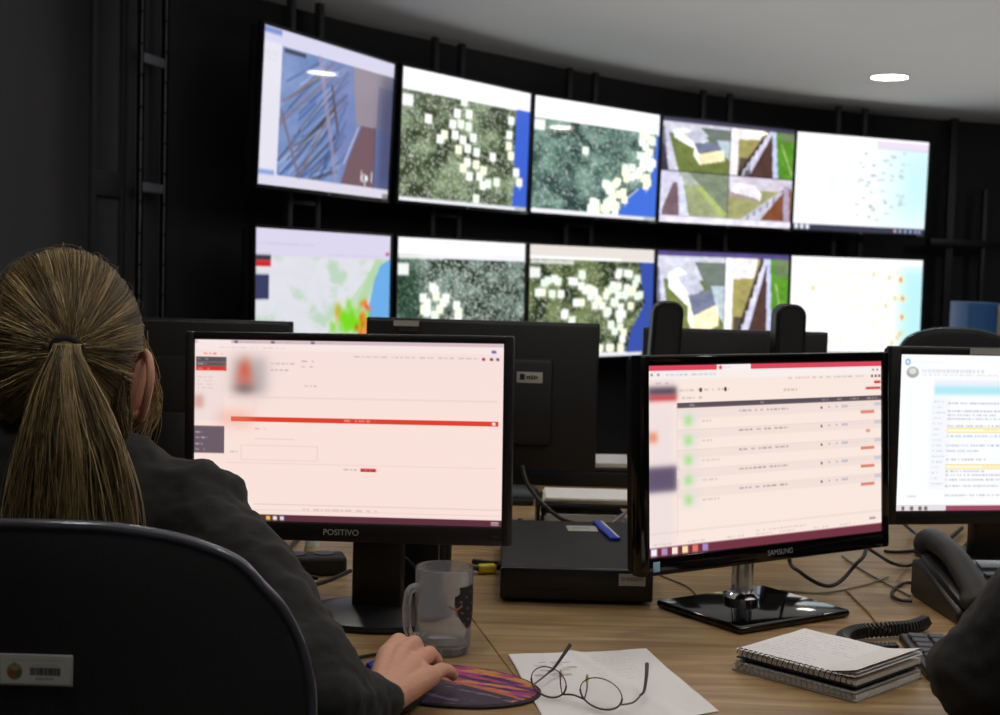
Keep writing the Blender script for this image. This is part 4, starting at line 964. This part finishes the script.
# coiled cord of the phone
path = catmull([at(x,y,z=DZ+.0125) for x,y in ((925,622),(912,627),(890,629),(862,631),(846,635),(843,642),(852,648),(872,650),(896,650))],40)
pts = []
for i,p in enumerate(path):
    d = (path[min(i+1,len(path)-1)]-path[max(i-1,0)]).normalized(); e = Vector((0,0,1)); f = d.cross(e); q = i*1.05
    pts.append(p+e*(.0085*math.sin(q))+f*(.0085*math.cos(q)))
tag(MB().tube(pts,.0026,n=6,smooth=0).done('phone_cord',K['cable']),'coiled black phone cord bunched between notebooks and keyboard','cord')

# ------------------------------------------------------------------ blue cabinet at the far right
p = at(968,300,y=6.2); q = at(1000,302,y=6.2)
t = thing('storage_cabinet','blue cabinet with a pale edge standing at the far right','cabinet',((p.x+q.x)/2,6.3,0),-.05)
MB().box((0,.0,p.z/2),(.15,.3,p.z-.02),bev=.004).done('cabinet_body',K['cabblue'],t)
MB().box((.065,-.152,p.z/2),(.028,.012,p.z-.03),bev=.002).done('pale_edge_strip',K['cream'],t)
MB().box((-.01,-.152,p.z/2),(.115,.01,p.z-.04),bev=.002).done('door',K['cabblue'],t)

# ------------------------------------------------------------------ office chairs
prof = [(0,0),(30,.3),(70,2),(115,9),(155,20),(195,40),(220,68),(242,96),(258,130),(268,165),(273,200),(272,260),(262,330),(240,400),(190,460),(110,490),(0,500)]
def chair(label, loc, rotz, ztop, sc=1.0, sticker=False, y=1.2, group='black office chairs'):
    k = y/F*sc
    t = thing('office_chair',label,'chair',(loc[0],loc[1],0),rotz)
    half = catmull([Vector((a*k,0,ztop-b*k)) for a,b in prof],8)
    out = half+[Vector((-p.x,0,p.z)) for p in half[-2:0:-1]]; n = len(out)
    cz = ztop-200*k
    bow = lambda x,z: .055*(x/(273*k))**2-.02*((z-cz)/(.2))**2*.5
    def shell(y0, y1, shrink, name, mt, edge=.0):
        m = MB(); rows = []
        for yy,rs in ((y0,(0,.25,.5,.7,.85,.95,1)),(y1,(1,.95,.85,.7,.5,.25,0))):
            for r_ in rs:
                ring = []
                for p in out:
                    x, z = p.x*r_*shrink, cz+(p.z-cz)*r_*shrink
                    dd = (abs(r_)**6)*edge*(1 if yy == y0 else -1)
                    ring.append(m.bm.verts.new((x,yy+dd+bow(x,z),z)) )
                    if r_ == 0: break
                rows.append(ring)
        for A,B in zip(rows,rows[1:]): m._bridge(A,B)
        return m.done(name,mt,t,angle=60)
    shell(0,.022,1,'backrest_shell',K['chairshell'],.008)
    shell(.024,.07,.95,'backrest_cushion',K['fabric'],.02)
    MB().tube([(p.x*1.0,.011+bow(p.x,p.z),p.z) for p in out],.0055,n=10,smooth=0,closed=True).done('edge_trim',K['chairtrim'],t)
    MB().box((0,.30,.412),(.48,.46,.07),bev=.03,seg=4).done('seat_cushion',K['fabric'],t)
    MB().box((0,.30,.372),(.44,.42,.02),bev=.008).done('seat_pan',K['chairshell'],t)
    MB().tube([(0,.15,.365),(0,-.03,.365),(0,-.04,.48),(0,-.01,.70),(0,0.02,.80)],.02,n=12,smooth=5).done('backrest_bar',K['blkm'],t)
    MB().cyl((0,.3,.14),(0,.3,.37),.025).cyl((0,.3,.10),(0,.3,.28),.035).done('gas_lift',K['blkm'],t)
    for a_ in range(5):
        q = a_*2*PI/5+.3; d = Vector((math.cos(q),math.sin(q),0)); b_ = Vector((0,.3,0))
        lg = MB().capsule(b_+Vector((0,0,.12)),b_+d*.30+Vector((0,0,.075)),.026,.016).done('base_leg',K['blkm'],t)
        MB().cyl(b_+d*.30+Vector((-d.y,d.x,0))*-.022+Vector((0,0,.027)),b_+d*.30+Vector((-d.y,d.x,0))*.022+Vector((0,0,.027)),.027).cyl(b_+d*.30+Vector((0,0,.03)),b_+d*.30+Vector((0,0,.085)),.008).done('caster',K['cable'],lg)
    if sticker:
        a0 = at(2,655,y=y)-Vector((loc[0],0,0)); a1 = at(71,684,y=y)-Vector((loc[0],0,0)); w, h = a1.x-a0.x, a0.z-a1.z
        p = Pic(110,46,(196,198,190)); p.words(.1,.14,.9,.05,(120,110,110),.6)
        p.blob(.2,.56,.11,.3,(120,92,66),.9,1); p.blob(.2,.42,.07,.14,(150,150,90),.9,1); p.blob(.16,.62,.05,.14,(160,66,50),.8,1); p.blob(.25,.62,.05,.14,(70,100,60),.8,1); p.rect(.19,.2,.21,.38,(90,120,70))
        p.words(.46,.32,.82,.06,(150,90,80),.8)
        r_ = random.Random(1); x = .42
        while x < .84: ww = r_.choice((.008,.014,.02)); p.rect(x,.40,x+ww,.68,(28,28,30)); x += ww+r_.choice((.006,.01))
        p.words(.5,.80,.76,.09,(50,50,52),.9,.1)
        MB().box(((a0.x+a1.x)/2,-.0012,(a0.z+a1.z)/2),(w+.004,.0014,h+.004),bev=.0006).done('inventory_sticker',K['label'],t,loc=(0,bow((a0.x+a1.x)/2,(a0.z+a1.z)/2)+.0,0))
        p.mesh('sticker_print',w,h,K['print'],t,.9,loc=((a0.x+a1.x)/2,-.0022+bow((a0.x+a1.x)/2,(a0.z+a1.z)/2),a1.z))
    return t
ch = at(40,526,y=1.2)
chair('large black office chair back with silver inventory sticker, at the lower left',(ch.x,1.2),.0,ch.z,.98,True)
cf = at(955,329,y=4.4)
chair('dark office chair whose domed top shows above the right monitor',(cf.x,4.4),PI,cf.z,.95)

# ------------------------------------------------------------------ people
def head_parts(m, H, yaw):
    R = Matrix.Translation(H) @ Matrix.Rotation(yaw,4,'Z')
    g = lambda *p: R @ Vector(p)
    e = (0,0,yaw)
    m.ball(g(0,-.012,.015),(.076,.092,.094),e,32,24); m.ball(g(0,.035,-.03),(.060,.052,.082),e); m.ball(g(0,.050,-.078),(.042,.040,.030),e)
    m.capsule(g(-.055,.0,-.06),g(-.022,.06,-.092),.022,.018); m.capsule(g(.055,.0,-.06),g(.022,.06,-.092),.022,.018)
    m.capsule(g(0,.083,.004),g(0,.104,-.030),.007,.0105); m.capsule(g(-.012,.094,-.034),g(.012,.094,-.034),.007)
    m.capsule(g(-.034,.077,.016),g(.034,.077,.016),.008); m.capsule(g(-.016,.086,-.060),g(.016,.086,-.060),.0065); m.capsule(g(-.013,.085,-.068),g(.013,.085,-.068),.0065)
    for s_ in (-1,1):
        m.ball(g(s_*.030,.080,.0),(.013,.009,.009),e)
        ear = [(.070,.012,-.045),(.078,.010,-.062),(.086,-.004,-.066),(.094,-.018,-.045),(.099,-.022,-.018),(.096,-.014,.004),(.087,.0,.010),(.078,.008,-.004)]
        pts = catmull([g(s_*a,b,c_) for a,b,c_ in ear],3); 
        for a,b in zip(pts,pts[1:]): m.capsule(a,b,.0052,n=10)
        m.ball(g(s_*.082,-.003,-.028),(.007,.020,.034),(0,s_*.25,yaw-s_*.5))
def limb(m, pts, rad):
    for a,b,r0,r1 in zip(pts,pts[1:],rad,rad[1:]): m.capsule(a,b,r0,r1,n=20)
def person(label, group, c, H, yaw, Sh, El, Wr, hands, hair_m, chest_r=(.170,.108,.17)):
    """c: torso axis (x,y); Sh/El/Wr: {side: point}"""
    x, y = c
    t = thing('person',label,'person',(x,y,0))
    loc = Matrix.Translation((-x,-y,0)); V = Vector
    m = MB(); head_parts(m,H,yaw)
    limb(m,[H+V((0,-.02,-.05)),V((x,y+.0,1.035)),V((x,y,.98))],[.052,.054,.06])
    m.ball((x,y,.90),(.13,.075,.14)); m.ball((x,y-.01,.70),(.11,.075,.16)); m.ball((x,y-.02,.58),(.14,.09,.09))
    for sd in (-1,1):
        m.capsule((x,y,.96),Sh[sd],.045,.036); limb(m,[Sh[sd],El[sd],Wr[sd]],[.036,.032,.024])
        hp = hands[sd]; W0 = Wr[sd]
        if hp is None: continue
        for k in range(4):
            mc, pi_, di, ti = hp['f'][k]; r0 = (.0098,.0100,.0094,.0082)[k]
            m.capsule(W0+(mc-W0)*.15,mc,.017,.0125,n=14); limb(m,[mc,pi_,di,ti],[r0*1.16,r0*1.05,r0*.93,r0*.78])
        for a,b in zip(hp['f'],hp['f'][1:]): m.capsule(a[0]*.94+W0*.06,b[0]*.94+W0*.06,.0115,n=14); m.capsule((a[0]+W0)/2,(b[0]+W0)/2,.0145,n=14)
        limb(m,hp['t'],[.016,.0135,.0110,.0085])
        m.capsule(hp['t'][1],hp['f'][0][0]*.6+W0*.4,.010,n=12)
    b = m.done('body',K['skin'],t,M=loc); bake(b,[remesh(.0021),smooth(3,.5)])
    # nails on the visible hand
    # jacket
    m = MB()
    m.ball((x,y,.90),chest_r,(0,0,0),32,20); m.ball((x,y-.012,.74),(.155,.105,.17)); m.ball((x,y-.03,.57),(.175,.125,.11))
    for sd in (-1,1):
        m.capsule(V((x+sd*.05,y-.012,.976)),Sh[sd]+V((0,0,.006)),.052,.058,n=24); m.ball(Sh[sd]+V((sd*.008,0,.006)),(.062,.06,.060))
        m.capsule(V((x+sd*.07,y,.93)),Sh[sd],.09,.062,n=24)
        e, w, s_ = El[sd], Wr[sd], Sh[sd]
        limb(m,[s_,s_*.5+e*.5+V((sd*.010,0,.004)),e,e*.5+w*.5,w*.90+e*.10],[.061,.060,.053,.041,.031])
    m.lathe([(.056,.0),(.066,.0),(.068,.03),(.062,.058),(.055,.056),(.058,.03)],c=(x,y-.004,.968),n=40)
    j = m.done('jacket',K['cloth'],t,M=loc); bake(j,[remesh(.0055),smooth(4,.5),displace(.05,.017),displace(.02,.006),smooth(1,.4)])
    # trousers and shoes
    m = MB(); m.ball((x,y-.03,.54),(.172,.13,.085))
    for sd in (-1,1): limb(m,[(x+sd*.09,y-.02,.535),(x+sd*.12,y+.38,.54),(x+sd*.12,y+.42,.30),(x+sd*.12,y+.40,.10)],[.085,.062,.055,.042])
    tr = m.done('trousers',K['jean'],t,M=loc); bake(tr,[remesh(.009),smooth(4)])
    for sd in (-1,1):
        m = MB().capsule((x+sd*.12,y+.38,.045),(x+sd*.12,y+.54,.034),.042,.034); m.box((x+sd*.12,y+.46,.008),(.085,.26,.016),bev=.007)
        sh = m.done('shoe',K['blk'],t,M=loc)
    return t
V = Vector
H1 = at(66,365,y=1.615); H1.z = 1.122
yaw1 = .10
dz = lambda x,y,z: V((x,y,DZ+z))
def hz(x,y,z):
    # hand seen 1.08x, pulled toward the sleeve
    return V((-.115+(x+.115)*.90+.004-(y-1.545)*.05, 1.545+(y-1.545)*1.08-.066, DZ+.003+z*1.06))
rh = dict(f=[[hz(-.119,1.632,.052),hz(-.106,1.672,.056),hz(-.100,1.696,.042),hz(-.099,1.702,.022)],
             [hz(-.100,1.636,.053),hz(-.086,1.678,.052),hz(-.079,1.700,.034),hz(-.077,1.707,.017)],
             [hz(-.081,1.628,.046),hz(-.066,1.668,.044),hz(-.057,1.688,.031),hz(-.053,1.696,.020)],
             [hz(-.064,1.612,.036),hz(-.050,1.643,.034),hz(-.040,1.660,.028),hz(-.034,1.669,.020)]],
          t=[hz(-.130,1.560,.028),hz(-.142,1.595,.026),hz(-.143,1.628,.022),hz(-.138,1.652,.017)])
def mirror_hand(h, cx, dx, dy):
    f = lambda p: V((2*cx-p.x+dx,p.y+dy,p.z)); return dict(f=[[f(p) for p in r] for r in h['f']],t=[f(p) for p in h['t']])
cx1 = H1.x
lh = mirror_hand(rh,-.118,-.62,.10)
shy = 1.60
P1 = person('woman with a blonde ponytail seen from behind, in a black jacket, right hand forward',None,(cx1,1.585),H1,yaw1,
  {1:V((-.350,shy-.02,.948)),-1:V((2*cx1+.350,shy,.948))},
  {1:V((-.172,1.372,.808)),-1:V((2*cx1+.26,1.46,.79))},
  {1:V((-.119,1.452,.777)),-1:lh['f'][0][0]*.5+lh['t'][0]*.5+V((.02,-.05,-.005))},
  {1:rh,-1:lh},None)
P1['label'] = 'person seen from behind, blonde ponytail, black jacket, right hand on the mouse pad'
x2 = .845
rh2 = mirror_hand(rh,-.118,.0,.0)
f2 = lambda h,dx,dy: dict(f=[[V((p.x+dx,p.y+dy,p.z+.028)) for p in r] for r in h['f']],t=[V((p.x+dx,p.y+dy,p.z+.028)) for p in h['t']])
lh2, rr2 = f2(rh2,.88,.17), f2(rh,1.12,.17)
wr_ = lambda h: h['f'][1][0]+V((0,-.08,-.018))
P2 = person('person at the right edge, only the bent black-sleeved arm on the desk showing',None,(x2,1.49),V((x2,1.52,1.15)),0,
  {-1:V((.690,1.53,.955)),1:V((2*x2-.675,1.53,.955))},{-1:V((.540,1.540,.800)),1:V((1.12,1.50,.80))},{-1:wr_(lh2),1:wr_(rr2)},{-1:lh2,1:rr2},None)
# ---- hair
hm_, ht_, hb_ = nodes('hair_strands')
a_ = ht_.nodes.new('ShaderNodeAttribute'); a_.attribute_name = 'col'; ht_.links.new(a_.outputs['Color'],hb_.inputs['Base Color'])
hb_.inputs['Roughness'].default_value = .38; hb_.inputs['Specular IOR Level'].default_value = .35
def strands(name, paths, radii, cols, parent, M=None, sides=3):
    vs_, fs, cs = [], [], []
    for pts, r, c_ in zip(paths,radii,cols):
        n = len(pts); b = len(vs_)//1
        pts = [Vector(p) for p in pts]; e = None
        for i,p in enumerate(pts):
            d = (pts[min(i+1,n-1)]-pts[max(i-1,0)]).normalized()
            e = d.orthogonal().normalized() if e is None else (e-d*e.dot(d)).normalized()
            f = d.cross(e); rad = r*(1-.6*(i/(n-1))**3)
            for k in range(sides): 
                q = 2*PI*k/sides; vs_.append(p+e*rad*math.cos(q)+f*rad*math.sin(q)); cs.append(c_)
        for i in range(n-1):
            for k in range(sides): fs.append((b+i*sides+k,b+i*sides+(k+1)%sides,b+(i+1)*sides+(k+1)%sides,b+(i+1)*sides+k))
    me = bpy.data.meshes.new(name)
    if M is not None: vs_ = [M@v for v in vs_]
    me.from_pydata(vs_,[],fs); ca_ = me.color_attributes.new('col','FLOAT_COLOR','POINT')
    ca_.data.foreach_set('color',[x for c_ in cs for x in (*lin(c_),1)]); me.materials.append(hm_)
    me.polygons.foreach_set('use_smooth',[True]*len(me.polygons))
    o = bpy.data.objects.new(name,me); COL.objects.link(o); o.parent = parent; return o
hr = random.Random(11)
RH = Matrix.Translation(H1) @ Matrix.Rotation(yaw1,4,'Z'); inv = Matrix.Translation((-cx1,-1.585,0))
rad = V((.0810,.0985,.1050)); hc = V((0,-.012,.013))
uT = V((.33,-1,.05)).normalized()
def onhead(u, off): return hc+V((u.x*(rad.x+off),u.y*(rad.y+off),u.z*(rad.z+off)))
def allowed(u):
    if u.y > .62: return u.z > .62
    if u.y > .10: return u.z > .12+max(0,u.y-.3)*1.3
    if u.y > -.22 and abs(u.x) > .5: return u.z > -.02 or u.y < -.16
    return u.z > -.86
def slerp(a,b,t):
    w = math.acos(max(-1,min(1,a.dot(b)))); 
    return (a*math.sin((1-t)*w)+b*math.sin(t*w))/math.sin(w) if w > 1e-4 else a
blond = [(114,96,64),(150,128,86),(82,68,46),(216,192,144),(130,110,74),(56,46,34),(176,152,108)]
paths, radii, cols = [], [], []
while len(paths) < 8000:
    u = V((hr.gauss(0,1),hr.gauss(0,1),hr.gauss(0,1))).normalized()
    if not allowed(u) or u.angle(uT) < .12: continue
    if hr.random() < .45: # start at the hairline: push root outward until it would leave
        for _ in range(12):
            v = (u-(uT-u*u.dot(uT))*.1).normalized()
            if not allowed(v): break
            u = v
    off = hr.uniform(.0015,.0085); n = 14; sag = hr.uniform(-.05,.05); pts = []
    ax = u.cross(uT).normalized() if u.cross(uT).length > 1e-4 else V((1,0,0))
    wv = hr.uniform(.0,.006); ph = hr.uniform(0,6)
    for i in range(n):
        q = i/(n-1)*.985; w = slerp(u,uT,q)
        w = (w+ax*sag*math.sin(PI*q)).normalized()
        o2 = off*(1 if i else .3)*(1-.6*q**4)+.0025*math.sin(PI*q)+wv*.25*math.sin(ph+q*9)
        pts.append(RH@onhead(w,o2))
    # clump colour from direction round the tie
    tx = math.atan2(u.dot(uT.cross(V((0,0,1)))),u.z-uT.z*.2)
    nn = mnoise.noise(V((math.cos(tx)*5,math.sin(tx)*5,1)))+.6*mnoise.noise(V((math.cos(tx)*22,math.sin(tx)*22,7)))
    ci = 3 if nn > .35 and hr.random() < .6 else hr.choice((1,6,4)) if nn > .05 else hr.choice((0,2,5,4,0)) 
    paths.append(pts); radii.append(hr.uniform(.0003,.0006)); cols.append(blond[ci])
T = RH@onhead(uT,.006)
# ponytail
for _ in range(3200):
    al = hr.uniform(0,2*PI); rho = math.sqrt(hr.random()); pts = []; n = 18; L = hr.uniform(.19,.235); sw = hr.gauss(0,.006); wob = hr.uniform(0,6); wa = hr.uniform(0,.004)
    al2 = al+hr.gauss(0,.25)
    for i in range(n):
        q = i/(n-1); z = T.z+.006*math.sin(min(1,q*4)*PI)-.0-L*max(0,q-.05)**1.05
        d = T.z-z
        rx = .010+.070*(1-math.exp(-max(0,d)/.11)); ry = .010+.020*min(1,max(0,d)/.1)
        cy = T.y-.022-.026*math.sin(min(1,q*2.2)*PI/2)+.018*q*q*0
        aa = al*(1-q)+al2*q
        z += .007*(1-q)**6; pts.append(V((T.x+.004+.012*min(1,max(0,d)/.1)+rx*rho*math.cos(aa)+sw*q+wa*math.sin(wob+q*8),cy+ry*rho*math.sin(aa)+(0 if i else .018),z)))
    nn = mnoise.noise(V((math.cos(al)*rho*4,math.sin(al)*3,9)))+.5*mnoise.noise(V((rho*math.cos(al)*16,2,3)))
    ci = hr.choice((3,6,6,1)) if nn > .15 else hr.choice((1,4,0,6)) if nn > -.12 else hr.choice((0,2,5,2))
    paths.append(pts); radii.append(hr.uniform(.0004,.0008)); cols.append(blond[ci])
for _ in range(220):
    q_ = [V((hr.uniform(.050,.078),hr.uniform(-.075,-.03),hr.uniform(-.05,-.0))),V((hr.uniform(.062,.080),hr.uniform(-.07,-.02),hr.uniform(-.085,-.05))),V((hr.uniform(.050,.084),hr.uniform(-.065,-.01),hr.uniform(-.13,-.095)))]
    paths.append([RH@p for p in catmull(q_,6)]); radii.append(hr.uniform(.0004,.0007)); cols.append(hr.choice(((120,98,62),(94,76,50),(150,126,82),(70,56,40))))
# loose wisps round the ear and a few flyaways
for _ in range(95):
    st = V((hr.uniform(.074,.086),hr.uniform(-.005,.045),hr.uniform(-.0,.04))); en = V((hr.uniform(.055,.094),hr.uniform(-.02,.04),hr.uniform(-.125,-.06)))
    md = V((hr.uniform(.090,.106),hr.uniform(.0,.04),hr.uniform(-.06,-.02))); q_ = [st,md,(md+en)/2+V((hr.uniform(-.004,.01),0,hr.uniform(-.01,.01))),en]
    paths.append([RH@p for p in catmull(q_,5)]); radii.append(hr.uniform(.0003,.0005)); cols.append(hr.choice(((150,124,84),(120,98,66),(176,150,104))))
for _ in range(50):
    u = V((hr.gauss(0,1),hr.gauss(-.2,.5),abs(hr.gauss(.3,1)))).normalized(); off = hr.uniform(.008,.014); v = (u+V((hr.gauss(0,.3),hr.gauss(-.3,.2),hr.gauss(0,.3)))).normalized()
    if not (allowed(u) and allowed(v)): continue
    paths.append([RH@onhead(slerp(u,v,i/9),.004+off*math.sin(PI*i/9)) for i in range(10)]); radii.append(.0003); cols.append((140,116,78))
hair = strands('hair',paths,radii,cols,P1,M=inv)
# under-layer that closes the hair
m = MB(); m.ball((0,0,0),(1,1,1),u=64,v=44)
for v in m.bm.verts[:]:
    if not allowed(v.co.normalized()): m.bm.verts.remove(v)
for v in m.bm.verts: v.co = onhead(v.co.normalized(),.0008)
o = m.done('hair_underlayer',mat('dark_blonde_hair',(84,66,44),.6,var=.3,scale=200),hair,M=inv@RH); o.modifiers.new('s','SOLIDIFY').thickness = .002
m = MB(); c2 = [(T.x+.004,T.y-.022,T.z-.004),(T.x+.010,T.y-.042,T.z-.05),(T.x+.016,T.y-.046,T.z-.12),(T.x+.016,T.y-.046,T.z-.19)]
m.tube(c2,lambda q:.008+.047*(1-math.exp(-q*2)),n=24,smooth=5)
for v in m.bm.verts: v.co.y = T.y-.04+(v.co.y-T.y+.04)*.42
m.ball((T.x,T.y-.010,T.z+.000),(.0155,.016,.014)); m.ball((T.x+.003,T.y-.024,T.z-.012),(.014,.012,.016))
m.done('ponytail_core',bpy.data.materials['dark_blonde_hair'],hair,M=inv)
MB().tube([T+V((.015*math.cos(q),-.012+.003*math.sin(q)*0-.004*math.sin(q),.012*math.sin(q)+.001)) for q in np.linspace(0,2*PI,20,endpoint=False)],.0048,n=10,smooth=0,closed=True).done('hair_tie',K['fabric'],P1,M=inv)
m = MB(); m.ball((0,0,0),(1,1,1),u=48,v=32)
for v in m.bm.verts[:]:
    if not allowed(v.co.normalized()): m.bm.verts.remove(v)
R2 = Matrix.Translation(V((x2,1.52,1.15)))
for v in m.bm.verts: n_ = v.co.normalized(); v.co = onhead(n_,.006+.003*mnoise.noise(n_*9))
o = m.done('hair',mat('dark_hair',(34,26,20),.5,var=.3,scale=150),P2,M=Matrix.Translation((-x2,-1.49,0))@R2); o.modifiers.new('s','SOLIDIFY').thickness = .006
chair('black office chair of the person at the right edge',(x2,1.15),.0,.95,1.0)
